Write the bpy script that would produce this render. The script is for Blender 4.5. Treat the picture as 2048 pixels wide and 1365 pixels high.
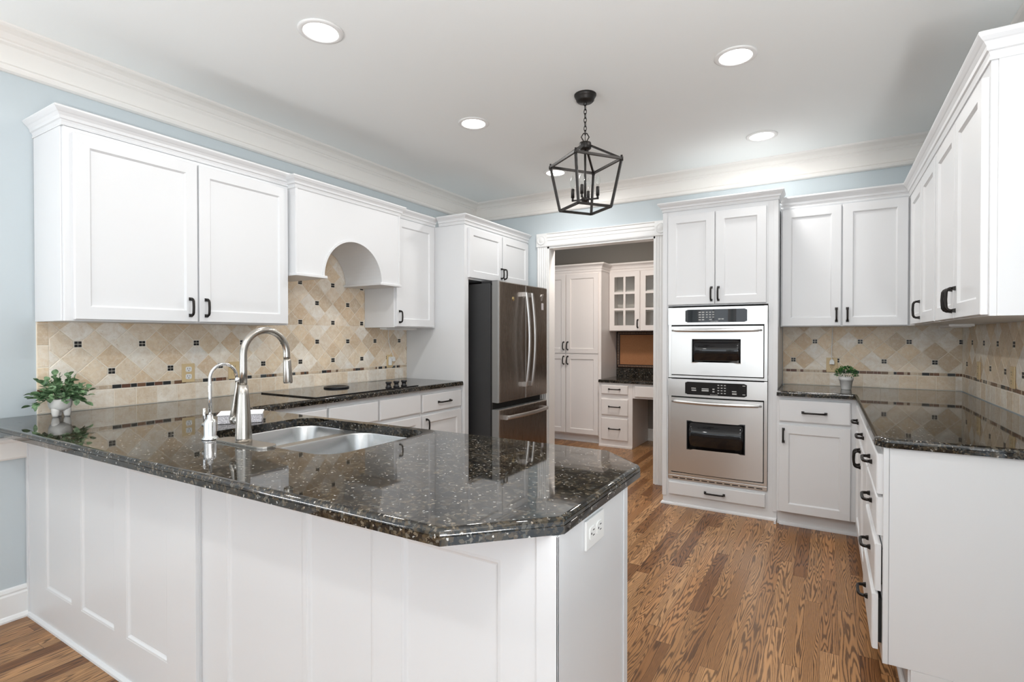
import bpy, bmesh, math, random
from mathutils import Vector
from mathutils.geometry import tessellate_polygon

for o in list(bpy.data.objects):
    bpy.data.objects.remove(o)
S = bpy.context.scene
COL = S.collection
R = math.radians

# ------------------------------------------------------------------ camera, world, light, exposure
cam = bpy.data.cameras.new('camera')
cam.lens = 18.51
cam.sensor_width = 36.0
cam.clip_start = 0.05
co = bpy.data.objects.new('camera', cam)
COL.objects.link(co)
co.location = (3.1509, -1.1479, 1.2792)
co.rotation_euler = (R(90 - 0.544), 0, R(30.921))
S.camera = co

S.view_settings.view_transform = 'Standard'
S.view_settings.look = 'None'
S.view_settings.gamma = 1.0
S.view_settings.use_curve_mapping = False
S.view_settings.exposure = 0.24
S.cycles.use_denoising = True
S.cycles.max_bounces = 10
S.cycles.diffuse_bounces = 6
S.cycles.glossy_bounces = 5
S.cycles.sample_clamp_indirect = 6.0
S.cycles.caustics_reflective = False
S.cycles.caustics_refractive = False

world = bpy.data.worlds.new('daylight')
S.world = world
world.use_nodes = True
bg = world.node_tree.nodes['Background']
bg.inputs[0].default_value = (0.80, 0.90, 1.0, 1)
bg.inputs[1].default_value = 1.55


def area(name, loc, rot, sx, sy, power, color):
    l = bpy.data.lights.new(name, 'AREA')
    l.shape = 'RECTANGLE'
    l.size, l.size_y = sx, sy
    l.energy = power
    l.color = color
    o = bpy.data.objects.new(name, l)
    COL.objects.link(o)
    o.location = loc
    o.rotation_euler = rot
    return o


# daylight through the windows of the breakfast area behind the camera
DAY = (0.93, 0.97, 1.0)
area('daylight_rear_window', (1.15, -4.26, 1.40), (R(120), 0, 0), 1.5, 1.7, 7, DAY)
area('daylight_rear_window', (2.95, -4.26, 1.40), (R(120), 0, 0), 1.5, 1.7, 7, DAY)
# up-tilted fill strips at an added glass door and side window, to brighten ceiling
area('ceiling_fill_door_strip', (3.90, -1.75, 0.95), (R(168), 0, R(90)), 1.4, 0.22, 104, (0.98, 0.985, 1.0))
area('ceiling_fill_side_strip', (0.02, -2.65, 0.95), (R(165), 0, R(-90)), 1.5, 0.22, 44, (0.98, 0.985, 1.0))
CAN_POWER, CAN_COLOR, CAN_EMIT = 6.1, (1.0, 0.985, 0.965), 9.0
PANTRY_POWER = 16.0

# ------------------------------------------------------------------ materials
def mat(name, base=(0.8, 0.8, 0.8), rough=0.5, metal=0.0, **kw):
    m = bpy.data.materials.new(name)
    m.use_nodes = True
    p = m.node_tree.nodes['Principled BSDF']
    p.inputs['Base Color'].default_value = (*base, 1)
    p.inputs['Roughness'].default_value = rough
    p.inputs['Metallic'].default_value = metal
    for k, v in kw.items():
        p.inputs[k].default_value = v
    return m


def srgb(r, g, b):
    f = lambda c: (c / 255 / 12.92) if c / 255 <= 0.04045 else ((c / 255 + 0.055) / 1.055) ** 2.4
    return (f(r), f(g), f(b))


class NT:
    """small node helper"""
    def __init__(s, m):
        s.m = m
        s.t = m.node_tree
        s.n = s.t.nodes
        s.p = s.n['Principled BSDF']

    def new(s, typ, **kw):
        n = s.n.new(typ)
        for k, v in kw.items():
            setattr(n, k, v)
        return n

    def link(s, a, b):
        s.t.links.new(a, b)

    def math(s, op, a, b=None, c=None):
        n = s.n.new('ShaderNodeMath')
        n.operation = op
        for i, v in enumerate((a, b, c)):
            if v is None:
                continue
            if isinstance(v, (int, float)):
                n.inputs[i].default_value = v
            else:
                s.link(v, n.inputs[i])
        return n.outputs[0]

    def ramp(s, fac, stops, interp='LINEAR'):
        n = s.n.new('ShaderNodeValToRGB')
        n.color_ramp.interpolation = interp
        e = n.color_ramp.elements
        while len(e) < len(stops):
            e.new(0.5)
        for el, (pos, c) in zip(e, stops):
            el.position = pos
            el.color = (*c, 1) if len(c) == 3 else c
        s.link(fac, n.inputs[0])
        return n.outputs[0]

    def noise(s, vec, scale, detail=2.0, rough=0.5, dist=0.0):
        n = s.n.new('ShaderNodeTexNoise')
        n.inputs['Scale'].default_value = scale
        n.inputs['Detail'].default_value = detail
        n.inputs['Roughness'].default_value = rough
        n.inputs['Distortion'].default_value = dist
        if vec is not None:
            s.link(vec, n.inputs['Vector'])
        return n.outputs[0]

    def mix(s, fac, a, b, blend='MIX'):
        n = s.n.new('ShaderNodeMix')
        n.data_type = 'RGBA'
        n.blend_type = blend
        if isinstance(fac, (int, float)):
            n.inputs[0].default_value = fac
        else:
            s.link(fac, n.inputs[0])
        for idx, v in ((6, a), (7, b)):
            if isinstance(v, tuple):
                n.inputs[idx].default_value = (*v, 1)
            else:
                s.link(v, n.inputs[idx])
        return n.outputs[2]

    def bump(s, h, strength, dist):
        n = s.n.new('ShaderNodeBump')
        n.inputs['Strength'].default_value = strength
        n.inputs['Distance'].default_value = dist
        s.link(h, n.inputs['Height'])
        s.link(n.outputs[0], s.p.inputs['Normal'])

    def pos(s):
        g = s.n.new('ShaderNodeNewGeometry')
        return g.outputs['Position']


def paint(name, base, rough, bump=0.0, scale=900):
    m = mat(name, base, rough)
    if bump:
        k = NT(m)
        k.bump(k.noise(k.pos(), scale, 2), bump, 0.001)
    return m


M = {}
M['cab'] = paint('white_cabinet_paint', (0.705, 0.712, 0.72), 0.34)
M['trim'] = paint('cream_white_trim_paint', (0.80, 0.775, 0.74), 0.4)
M['casing'] = paint('white_casing_paint', (0.81, 0.81, 0.80), 0.38)
M['ceil'] = paint('ceiling_paint', (0.875, 0.90, 0.895), 0.9, 0.25, 300)
M['wall'] = paint('pale_blue_wall_paint', (0.525, 0.58, 0.605), 0.85, 0.2, 500)
M['taupe'] = paint('shaded_blue_wall_paint', (0.27, 0.25, 0.225), 0.85, 0.2, 500)  # pale blue wall with shade and warm lamp tint put into the colour
M['pantry_blue'] = paint('muted_green_grey_wall_paint', (0.30, 0.36, 0.35), 0.85)
M['pantrycab'] = paint('lamp_tinted_white_paint', (0.80, 0.765, 0.745), 0.4)  # lamp warmth put into the white of the pantry cabinets
M['bronze'] = mat('oil_rubbed_bronze', (0.022, 0.019, 0.017), 0.38, 0.7)
M['black_iron'] = mat('black_iron', (0.025, 0.022, 0.02), 0.45, 0.6)
M['chrome'] = mat('chrome', (0.85, 0.85, 0.86), 0.06, 1.0)
M['glassblk'] = mat('black_glass', (0.008, 0.008, 0.009), 0.03)
M['blackplastic'] = mat('black_plastic', (0.012, 0.012, 0.013), 0.4)
M['fridge_side'] = mat('black_fridge_side', (0.028, 0.028, 0.029), 0.5)
M['almond'] = mat('almond_plastic', srgb(214, 190, 146), 0.4)
M['whiteplastic'] = mat('white_plastic', (0.80, 0.80, 0.78), 0.35)
M['slot'] = mat('dark_slot', (0.01, 0.01, 0.01), 0.6)
M['paper'] = mat('white_paper', (0.82, 0.80, 0.79), 0.8)
M['brass'] = mat('brass', (0.72, 0.58, 0.30), 0.3, 1.0)
M['mark'] = mat('pale_key_marking', (0.45, 0.45, 0.44), 0.5)
M['shadow_gap'] = mat('dark_recess', (0.015, 0.014, 0.013), 0.7)
M['pot_white'] = mat('matte_white_ceramic', (0.78, 0.77, 0.75), 0.45)
M['soil'] = mat('dark_soil', (0.02, 0.014, 0.01), 0.9)

# brushed steel
def steel(name, base, rough, aniso=0.6, scale=(1, 1, 1), bump=0.03):
    m = mat(name, base, rough, 1.0)
    k = NT(m)
    mp = k.new('ShaderNodeMapping')
    mp.inputs['Scale'].default_value = scale
    k.link(k.pos(), mp.inputs['Vector'])
    n = k.noise(mp.outputs[0], 1.0, 3)
    r = k.math('MULTIPLY_ADD', n, 0.16, rough - 0.08)
    k.link(r, k.p.inputs['Roughness'])
    k.bump(n, bump, 0.001)
    return m


M['steel'] = steel('brushed_stainless_steel', (0.70, 0.695, 0.68), 0.33, scale=(6, 6, 900))
M['steel_handle'] = steel('satin_stainless_handle', (0.62, 0.615, 0.61), 0.36, scale=(6, 6, 400))
M['sink'] = mat('satin_sink_steel', (0.50, 0.50, 0.495), 0.27, 1.0)
M['nickel'] = steel('brushed_nickel', (0.47, 0.44, 0.40), 0.24, scale=(90, 90, 700), bump=0.015)
M['fridge'] = steel('dark_stainless_steel', (0.37, 0.325, 0.29), 0.27, scale=(900, 900, 8), bump=0.02)
M['fridge_edge'] = mat('grey_door_edge', (0.24, 0.24, 0.235), 0.4, 0.3)

# emission
def emit(name, c, s):
    m = bpy.data.materials.new(name)
    m.use_nodes = True
    nt = m.node_tree
    nt.nodes.clear()
    e = nt.nodes.new('ShaderNodeEmission')
    e.inputs[0].default_value = (*c, 1)
    e.inputs[1].default_value = s
    o = nt.nodes.new('ShaderNodeOutputMaterial')
    nt.links.new(e.outputs[0], o.inputs[0])
    return m


M['lamp'] = emit('lit_lamp_lens', (1.0, 0.985, 0.96), CAN_EMIT)

# clear glass
def glass(name):
    m = bpy.data.materials.new(name)
    m.use_nodes = True
    nt = m.node_tree
    nt.nodes.clear()
    t = nt.nodes.new('ShaderNodeBsdfTransparent')
    t.inputs[0].default_value = (0.95, 0.96, 0.95, 1)
    g = nt.nodes.new('ShaderNodeBsdfGlossy')
    g.inputs['Roughness'].default_value = 0.02
    lw = nt.nodes.new('ShaderNodeLayerWeight')
    lw.inputs[0].default_value = 0.5
    pw = nt.nodes.new('ShaderNodeMath')
    pw.operation = 'POWER'
    pw.inputs[1].default_value = 4.0
    nt.links.new(lw.outputs['Facing'], pw.inputs[0])
    sc_ = nt.nodes.new('ShaderNodeMath')
    sc_.operation = 'MULTIPLY_ADD'
    sc_.inputs[1].default_value = 0.9
    sc_.inputs[2].default_value = 0.04
    nt.links.new(pw.outputs[0], sc_.inputs[0])
    mx = nt.nodes.new('ShaderNodeMixShader')
    o = nt.nodes.new('ShaderNodeOutputMaterial')
    nt.links.new(sc_.outputs[0], mx.inputs[0])
    nt.links.new(t.outputs[0], mx.inputs[1])
    nt.links.new(g.outputs[0], mx.inputs[2])
    nt.links.new(mx.outputs[0], o.inputs[0])
    return m


M['glass'] = glass('clear_glass')


def granite():
    m = mat('dark_granite', rough=0.035)
    k = NT(m)
    v = k.pos()
    def vor(scale, rnd=1.0, feature='F1'):
        n = k.new('ShaderNodeTexVoronoi', feature=feature)
        n.inputs['Scale'].default_value = scale
        n.inputs['Randomness'].default_value = rnd
        mp = k.new('ShaderNodeMixRGB')
        mp.inputs[0].default_value = 0.012
        k.link(v, mp.inputs[1])
        nz = k.new('ShaderNodeTexNoise')
        nz.inputs['Scale'].default_value = scale * 1.2
        k.link(v, nz.inputs['Vector'])
        k.link(nz.outputs['Color'], mp.inputs[2])
        k.link(mp.outputs[0], n.inputs['Vector'])
        return n
    c1 = vor(135)
    sp = k.new('ShaderNodeSeparateColor')
    k.link(c1.outputs['Color'], sp.inputs[0])
    cell = k.ramp(sp.outputs[0], [(0.0, (0.006, 0.006, 0.006)), (0.34, (0.010, 0.009, 0.008)), (0.40, (0.034, 0.027, 0.018)), (0.62, (0.060, 0.045, 0.028)),
                                  (0.70, (0.012, 0.013, 0.012)), (0.84, (0.020, 0.018, 0.014)), (0.90, (0.12, 0.10, 0.075)), (1.0, (0.07, 0.075, 0.075))])
    big = k.noise(v, 14, 4, 0.6)
    shade = k.ramp(big, [(0.35, (0.35, 0.35, 0.35)), (0.65, (1.25, 1.2, 1.1))])
    col = k.mix(1.0, cell, shade, 'MULTIPLY')
    c2 = vor(96)
    s2 = k.new('ShaderNodeSeparateColor')
    k.link(c2.outputs['Color'], s2.inputs[0])
    near = k.math('LESS_THAN', k.math('ADD', c2.outputs['Distance'], k.math('MULTIPLY', k.noise(v, 150, 2), 0.25)), 0.36)
    pick = k.math('GREATER_THAN', s2.outputs[0], 0.73)
    fl = k.math('MULTIPLY', near, pick)
    flc = k.ramp(s2.outputs[1], [(0.0, (0.34, 0.32, 0.29)), (0.35, (0.22, 0.17, 0.12)), (0.65, (0.52, 0.51, 0.48)), (1.0, (0.16, 0.17, 0.17))])
    col = k.mix(fl, col, flc)
    k.link(col, k.p.inputs['Base Color'])
    k.p.inputs['IOR'].default_value = 1.55
    return m


M['granite'] = granite()


def oak():
    m = mat('stained_oak_strip_floor', rough=0.3)
    k = NT(m)
    sep = k.new('ShaderNodeSeparateXYZ')
    k.link(k.pos(), sep.inputs[0])
    X, Y = sep.outputs[0], sep.outputs[1]
    W = 0.0665
    xs = k.math('DIVIDE', k.math('ADD', X, 20.011), W)
    bi = k.math('FLOOR', xs)
    fx = k.math('FRACT', xs)
    wn = k.new('ShaderNodeTexWhiteNoise', noise_dimensions='1D')
    k.link(bi, wn.inputs['W'])
    ln = k.math('MULTIPLY_ADD', wn.outputs['Value'], 0.5, 0.62)
    ys = k.math('ADD', k.math('DIVIDE', k.math('ADD', Y, 20), ln), k.math('MULTIPLY', wn.outputs['Value'], 17.3))
    si = k.math('FLOOR', ys)
    fy = k.math('FRACT', ys)
    cmb = k.new('ShaderNodeCombineXYZ')
    k.link(bi, cmb.inputs[0])
    k.link(si, cmb.inputs[1])
    w2 = k.new('ShaderNodeTexWhiteNoise', noise_dimensions='3D')
    k.link(cmb.outputs[0], w2.inputs['Vector'])
    rnd = w2.outputs['Value']
    rs = k.new('ShaderNodeSeparateColor')
    k.link(w2.outputs['Color'], rs.inputs[0])
    # grain: contour lines of a stretched noise, offset per board
    gv = k.new('ShaderNodeCombineXYZ')
    k.link(k.math('ADD', k.math('MULTIPLY', X, 12.5), k.math('MULTIPLY', rnd, 40)), gv.inputs[0])
    k.link(k.math('ADD', k.math('MULTIPLY', Y, 0.85), k.math('MULTIPLY', rs.outputs[1], 40)), gv.inputs[1])
    k.link(k.math('MULTIPLY', rs.outputs[0], 30), gv.inputs[2])
    gn = k.noise(gv.outputs[0], 1.0, 2.5, 0.45)
    freq = k.math('MULTIPLY_ADD', rs.outputs[2], 110, 140)
    straight = k.math('MULTIPLY', k.math('MULTIPLY', fx, k.math('POWER', rs.outputs[1], 2.0)), 75)
    ring = k.math('SINE', k.math('ADD', k.math('MULTIPLY', gn, freq), straight))
    fine = k.new('ShaderNodeCombineXYZ')
    k.link(k.math('MULTIPLY', X, 420), fine.inputs[0])
    k.link(k.math('MULTIPLY', Y, 22), fine.inputs[1])
    k.link(rnd, fine.inputs[2])
    fn = k.noise(fine.outputs[0], 1.0, 3, 0.6)
    g = k.math('ADD', k.math('MULTIPLY', ring, 0.42), k.math('MULTIPLY', fn, 1.05))
    lines = k.ramp(g, [(0.0, (1, 1, 1)), (0.24, (0.88, 0.88, 0.88)), (0.46, (0.26, 0.26, 0.26)), (0.78, (0, 0, 0)), (1.0, (0, 0, 0))])
    light = k.ramp(rs.outputs[0], [(0.0, (0.29, 0.130, 0.048)), (0.35, (0.40, 0.210, 0.088)), (0.7, (0.46, 0.258, 0.120)), (1.0, (0.35, 0.172, 0.068))])
    dark = k.mix(0.74, light, (0.030, 0.011, 0.005))
    c = k.mix(lines, light, dark)
    tone = k.ramp(rnd, [(0.0, (0.68, 0.64, 0.60)), (0.18, (0.86, 0.83, 0.80)), (0.5, (0.98, 0.97, 0.96)), (1.0, (1.12, 1.08, 1.04))])
    c = k.mix(1.0, c, tone, 'MULTIPLY')
    # seams
    e1 = k.math('LESS_THAN', k.math('MULTIPLY', k.math('MINIMUM', fx, k.math('SUBTRACT', 1.0, fx)), W), 0.0006)
    e2 = k.math('LESS_THAN', k.math('MULTIPLY', k.math('MINIMUM', fy, k.math('SUBTRACT', 1.0, fy)), ln), 0.0009)
    e = k.math('MAXIMUM', e1, e2)
    c = k.mix(k.math('MULTIPLY', e, 0.7), c, (0.035, 0.015, 0.008))
    k.link(c, k.p.inputs['Base Color'])
    k.link(k.math('MULTIPLY_ADD', fn, 0.16, 0.24), k.p.inputs['Roughness'])
    k.p.inputs['Specular IOR Level'].default_value = 0.32
    k.bump(k.math('SUBTRACT', k.math('MULTIPLY', g, -0.25), k.math('MULTIPLY', e, 1.0)), 0.12, 0.001)
    return m


M['oak'] = oak()


def travertine():
    m = mat('tumbled_travertine_tile', rough=0.55)
    k = NT(m)
    a = k.new('ShaderNodeVertexColor', layer_name='tile')
    v = k.pos()
    n = k.noise(v, 22, 5, 0.65, 0.6)
    c = k.mix(k.ramp(n, [(0.35, (0, 0, 0)), (0.7, (0.55, 0.55, 0.55))]), a.outputs[0], (0.60, 0.44, 0.27))
    n2 = k.noise(v, 60, 4, 0.7)
    c = k.mix(k.ramp(n2, [(0.45, (0, 0, 0)), (0.75, (0.5, 0.5, 0.5))]), c, (0.90, 0.86, 0.78))
    pit = k.ramp(k.noise(v, 160, 3, 0.6, 1.0), [(0.62, (0, 0, 0)), (0.72, (0.55, 0.55, 0.55))])
    # pits only in stone (bright) tiles
    lum = k.new('ShaderNodeRGBToBW')
    k.link(a.outputs[0], lum.inputs[0])
    st = k.math('GREATER_THAN', lum.outputs[0], 0.2)
    c = k.mix(k.math('SUBTRACT', 1.0, st), c, a.outputs[0])
    pf = k.math('MULTIPLY', pit, st)
    c = k.mix(pf, c, (0.34, 0.25, 0.16))
    k.link(c, k.p.inputs['Base Color'])
    k.link(k.math('MULTIPLY_ADD', st, 0.15, 0.40), k.p.inputs['Roughness'])
    k.bump(k.math('SUBTRACT', n2, pf), 0.25, 0.001)
    return m


M['tile'] = travertine()
M['grout'] = paint('sand_grout', (0.86, 0.79, 0.68), 0.9, 0.3, 600)


def leafmat(name, a, b):
    m = mat(name, rough=0.42)
    k = NT(m)
    c = k.ramp(k.noise(k.pos(), 55, 2), [(0.35, a), (0.65, b)])
    k.link(c, k.p.inputs['Base Color'])
    return m


M['leaf'] = leafmat('dusty_green_leaf', (0.045, 0.11, 0.04), (0.24, 0.37, 0.20))
M['leaf2'] = leafmat('bright_green_leaf', (0.012, 0.07, 0.012), (0.06, 0.24, 0.05))
M['cork'] = mat('cork', rough=0.9)
_k = NT(M['cork'])
_k.link(_k.ramp(_k.noise(_k.pos(), 260, 4, 0.7), [(0.3, (0.30, 0.125, 0.05)), (0.7, (0.48, 0.235, 0.11))]), _k.p.inputs['Base Color'])
M['walnut'] = mat('dark_walnut_frame', (0.028, 0.014, 0.009), 0.4)
M['linked'] = mat('speckled_print_paper', rough=0.7)
_k = NT(M['linked'])
_k.link(_k.ramp(_k.noise(_k.pos(), 300, 3, 0.7), [(0.45, (0.75, 0.73, 0.74)), (0.55, (0.35, 0.33, 0.36))]), _k.p.inputs['Base Color'])
M['ribbed'] = mat('ribbed_white_ceramic', (0.74, 0.72, 0.68), 0.55)

# ------------------------------------------------------------------ mesh builder
def FX(xf):
    return lambda u, v, w: (xf + w, u, v)


def FNY(yf):
    return lambda u, v, w: (u, yf - w, v)


def FNX(xf):
    return lambda u, v, w: (xf - w, u, v)


def FZ(z0):
    return lambda u, v, w: (u, v, z0 + w)


class MB:
    def __init__(s):
        s.v, s.f, s.sm, s.mi, s.col = [], [], [], [], []

    def add(s, verts, faces, smooth=False, mi=0, col=None):
        b = len(s.v)
        s.v += [tuple(map(float, p)) for p in verts]
        for f in faces:
            s.f.append([i + b for i in f])
            s.sm.append(smooth)
            s.mi.append(mi)
            s.col.append(col)
        return s

    def hexa(s, P, mi=0):
        return s.add(P, [(0, 1, 2, 3), (4, 5, 6, 7), (0, 1, 5, 4), (1, 2, 6, 5), (2, 3, 7, 6), (3, 0, 4, 7)], mi=mi)

    def box(s, x0, x1, y0, y1, z0, z1, mi=0):
        return s.hexa([(x0, y0, z0), (x1, y0, z0), (x1, y1, z0), (x0, y1, z0), (x0, y0, z1), (x1, y0, z1), (x1, y1, z1), (x0, y1, z1)], mi)

    def fbox(s, F, u0, u1, v0, v1, w0, w1, mi=0):
        return s.hexa([F(u0, v0, w0), F(u1, v0, w0), F(u1, v1, w0), F(u0, v1, w0), F(u0, v0, w1), F(u1, v0, w1), F(u1, v1, w1), F(u0, v1, w1)], mi)

    def loops(s, loops, smooth=False, closed=True, cap0=True, cap1=True, mi=0):
        n = len(loops[0])
        V = [p for l in loops for p in l]
        Fc = []
        for i in range(len(loops) - 1):
            for j in range(n if closed else n - 1):
                a, b = i * n + j, i * n + (j + 1) % n
                Fc.append((a, b, b + n, a + n))
        s.add(V, Fc, smooth, mi)
        b0 = len(s.v) - len(V)
        if cap0:
            s.f.append([b0 + i for i in range(n)]); s.sm.append(False); s.mi.append(mi); s.col.append(None)
        if cap1:
            q = b0 + (len(loops) - 1) * n
            s.f.append([q + i for i in range(n)]); s.sm.append(False); s.mi.append(mi); s.col.append(None)
        return s

    def tube(s, pts, r, n=10, closed=False, smooth=True, sx=1.0, sy=1.0, up=None, mi=0):
        P = [Vector(p) for p in pts]
        m = len(P)
        rr = r if isinstance(r, (list, tuple)) else [r] * m
        T = []
        for i in range(m):
            if closed:
                t = P[(i + 1) % m] - P[i - 1]
            else:
                t = P[min(i + 1, m - 1)] - P[max(i - 1, 0)]
            T.append(t.normalized())
        u = Vector(up) if up else (Vector((0, 0, 1)) if abs(T[0].z) < 0.9 else Vector((1, 0, 0)))
        L = []
        for i in range(m):
            u = (u - T[i] * u.dot(T[i])).normalized()
            w = T[i].cross(u)
            L.append([tuple(P[i] + u * (rr[i] * sx * math.cos(2 * math.pi * (k + .5) / n)) + w * (rr[i] * sy * math.sin(2 * math.pi * (k + .5) / n))) for k in range(n)])
        if closed:
            L.append(L[0])
        return s.loops(L, smooth, True, not closed, not closed, mi)

    def lathe(s, prof, c=(0, 0, 0), n=24, axis=None, smooth=True, mi=0):
        L = []
        for r, z in prof:
            L.append([(c[0] + r * math.cos(2 * math.pi * k / n), c[1] + r * math.sin(2 * math.pi * k / n), c[2] + z) for k in range(n)])
        return s.loops(L, smooth, True, True, True, mi)

    def flathe(s, F, prof, cu, cv, n=24, smooth=True, mi=0):
        L = [[F(cu + r * math.cos(2 * math.pi * k / n), cv + r * math.sin(2 * math.pi * k / n), w) for k in range(n)] for r, w in prof]
        return s.loops(L, smooth, True, True, True, mi)

    def prism(s, F, poly, w0, w1, holes=(), mi=0, smooth_side=False):
        rings = [list(poly)] + [list(h) for h in holes]
        tri = tessellate_polygon([[Vector((p[0], p[1], 0)) for p in r] for r in rings])
        flat = [p for r in rings for p in r]
        N = len(flat)
        s.add([F(p[0], p[1], w) for w in (w0, w1) for p in flat], [tuple(t) for t in tri] + [tuple(i + N for i in t) for t in tri], mi=mi)
        b = len(s.v) - 2 * N
        o = 0
        for r in rings:
            n = len(r)
            for i in range(n):
                j = (i + 1) % n
                s.f.append([b + o + i, b + o + j, b + o + j + N, b + o + i + N]); s.sm.append(smooth_side); s.mi.append(mi); s.col.append(None)
            o += n
        return s

    def molding(s, path, prof, side=1, closed=False, F=None, mi=0):
        """profile (out, h) swept along a 2D path with mitred corners"""
        F = F or FZ(0)
        n = len(path)
        off = []
        for i in range(n):
            def nrm(a, b):
                d = Vector((b[0] - a[0], b[1] - a[1])).normalized()
                return Vector((-d.y, d.x)) * side
            if closed:
                n1, n2 = nrm(path[i - 1], path[i]), nrm(path[i], path[(i + 1) % n])
            elif i == 0:
                n1 = n2 = nrm(path[0], path[1])
            elif i == n - 1:
                n1 = n2 = nrm(path[-2], path[-1])
            else:
                n1, n2 = nrm(path[i - 1], path[i]), nrm(path[i], path[i + 1])
            m = (n1 + n2)
            m = m / max(1e-6, (1 + n1.dot(n2)))
            off.append(m)
        L = [[F(p[0] + off[i].x * o, p[1] + off[i].y * o, h) for o, h in prof] for i, p in enumerate(path)]
        if closed:
            L.append(L[0])
        return s.loops(L, False, True, not closed, not closed, mi)

    def build(s, name, mats, parent=None, bevel=0.0, seg=2, org=None, normals=True):
        me = bpy.data.meshes.new(name)
        o = bpy.data.objects.new(name, me)
        loc = Vector((0, 0, 0))
        if parent is not None:
            loc = Vector(parent['_org'])
        elif org is not None:
            loc = Vector(org)
        me.from_pydata([tuple(Vector(p) - loc) for p in s.v], [], s.f)
        if not isinstance(mats, (list, tuple)):
            mats = [mats]
        for m in mats:
            me.materials.append(m)
        for p, sm, mi in zip(me.polygons, s.sm, s.mi):
            p.use_smooth = sm
            p.material_index = mi
        if any(c is not None for c in s.col):
            at = me.color_attributes.new('tile', 'FLOAT_COLOR', 'CORNER')
            li = 0
            for p, c in zip(me.polygons, s.col):
                for k in p.loop_indices:
                    at.data[k].color = (*(c or (0.5, 0.5, 0.5)), 1)
        if normals:
            b = bmesh.new()
            b.from_mesh(me)
            bmesh.ops.recalc_face_normals(b, faces=b.faces)
            b.to_mesh(me)
            b.free()
        COL.objects.link(o)
        if parent is not None:
            o.parent = parent
            o['_org'] = tuple(loc)
        else:
            o.location = loc
            o['_org'] = tuple(loc)
        if bevel:
            md = o.modifiers.new('edge', 'BEVEL')
            md.width = bevel
            md.segments = seg
            md.limit_method = 'ANGLE'
            md.angle_limit = R(40)
        return o


def thing(name, label, cat, loc, group=None):
    o = bpy.data.objects.new(name, None)
    o.empty_display_size = 0.05
    COL.objects.link(o)
    o.location = loc
    o['_org'] = tuple(loc)
    return tag(o, label, cat, group)


def tag(o, label, cat, group=None):
    o['label'] = label
    o['category'] = cat
    if group:
        o['group'] = group
    return o


def struct(o, label=None):
    o['kind'] = 'structure'
    if label:
        o['label'] = label
    return o


def arc(cx, cy, r, a0, a1, n):
    return [(cx + r * math.cos(R(a0 + (a1 - a0) * i / n)), cy + r * math.sin(R(a0 + (a1 - a0) * i / n))) for i in range(n + 1)]


def rrect(x0, x1, y0, y1, r, n=6):
    return arc(x1 - r, y0 + r, r, -90, 0, n) + arc(x1 - r, y1 - r, r, 0, 90, n) + arc(x0 + r, y1 - r, r, 90, 180, n) + arc(x0 + r, y0 + r, r, 180, 270, n)


# ------------------------------------------------------------------ room constants
D, W, H = 3.38, 3.923, 2.64
RY = -4.20          # rear wall of the breakfast area
PY = 5.24           # pantry back wall
T = 0.12
DX0, DX1, DZ = 0.837, 1.88, 2.138

# ------------------------------------------------------------------ shell
struct(MB().box(-0.3, W + 0.3, RY - 0.2, PY + 0.2, -0.06, 0).build('floor', M['oak']), 'brown stained oak strip floor')
struct(MB().box(-T, W + T, RY - T, D + T, H, H + 0.08).build('ceiling', M['ceil']), 'off-white kitchen ceiling')
# left wall with a window opening added for side light behind the camera
lw = MB()
lw.prism(FX(0), [(RY - T, 0), (D + T, 0), (D + T, H), (RY - T, H)], -T, 0, holes=[[(-3.6, 0.55), (-1.9, 0.55), (-1.9, 2.35), (-3.6, 2.35)]])
struct(lw.build('wall_left', M['wall']), 'pale blue-grey wall on the left')
bw = MB()
bw.prism(FNY(D), [(0, 0), (DX0, 0), (DX0, DZ), (DX1, DZ), (DX1, 0), (W, 0), (W, H), (0, H)], -T, 0)
struct(bw.build('wall_back', M['wall']), 'pale blue back wall with the doorway')
rw = MB().prism(FNX(W), [(RY - T, 0), (D + T, 0), (D + T, H), (RY - T, H)], -T, 0, holes=[[(-2.45, 0.03), (-0.55, 0.03), (-0.55, 2.2), (-2.45, 2.2)]])
struct(rw.build('wall_right', M['wall']), 'pale blue-grey wall on the right')
rw = MB()
rw.prism(FNY(RY), [(0, 0), (W, 0), (W, H), (0, H)], 0, T, holes=[[(0.4, 0.55), (1.9, 0.55), (1.9, 2.35), (0.4, 2.35)], [(2.2, 0.55), (3.7, 0.55), (3.7, 2.35), (2.2, 2.35)]])
struct(rw.build('wall_rear', M['wall']))


def window(idx, F, u0, u1):
    m = MB()
    fr = 0.05
    for a in (u0, u1 - fr):
        m.fbox(F, a, a + fr, 0.55, 2.35, -0.03, 0.03)
    for b in (0.55, 1.43, 2.30):
        m.fbox(F, u0 + fr, u1 - fr, b, b + fr, -0.025, 0.025)
    um = (u0 + u1) / 2
    m.fbox(F, um - 0.012, um + 0.012, 0.60, 2.30, -0.012, 0.012)
    # casing on the room side
    m.molding([(u0, 0.55), (u1, 0.55), (u1, 2.35), (u0, 2.35)], [(0, 0.0), (0.09, 0.0), (0.09, 0.022), (0, 0.015)], side=-1, closed=True, F=lambda u, v, w: F(u, v, w + 0.061))
    o = struct(m.build('window_%d' % idx, M['casing']))
    return o


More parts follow.
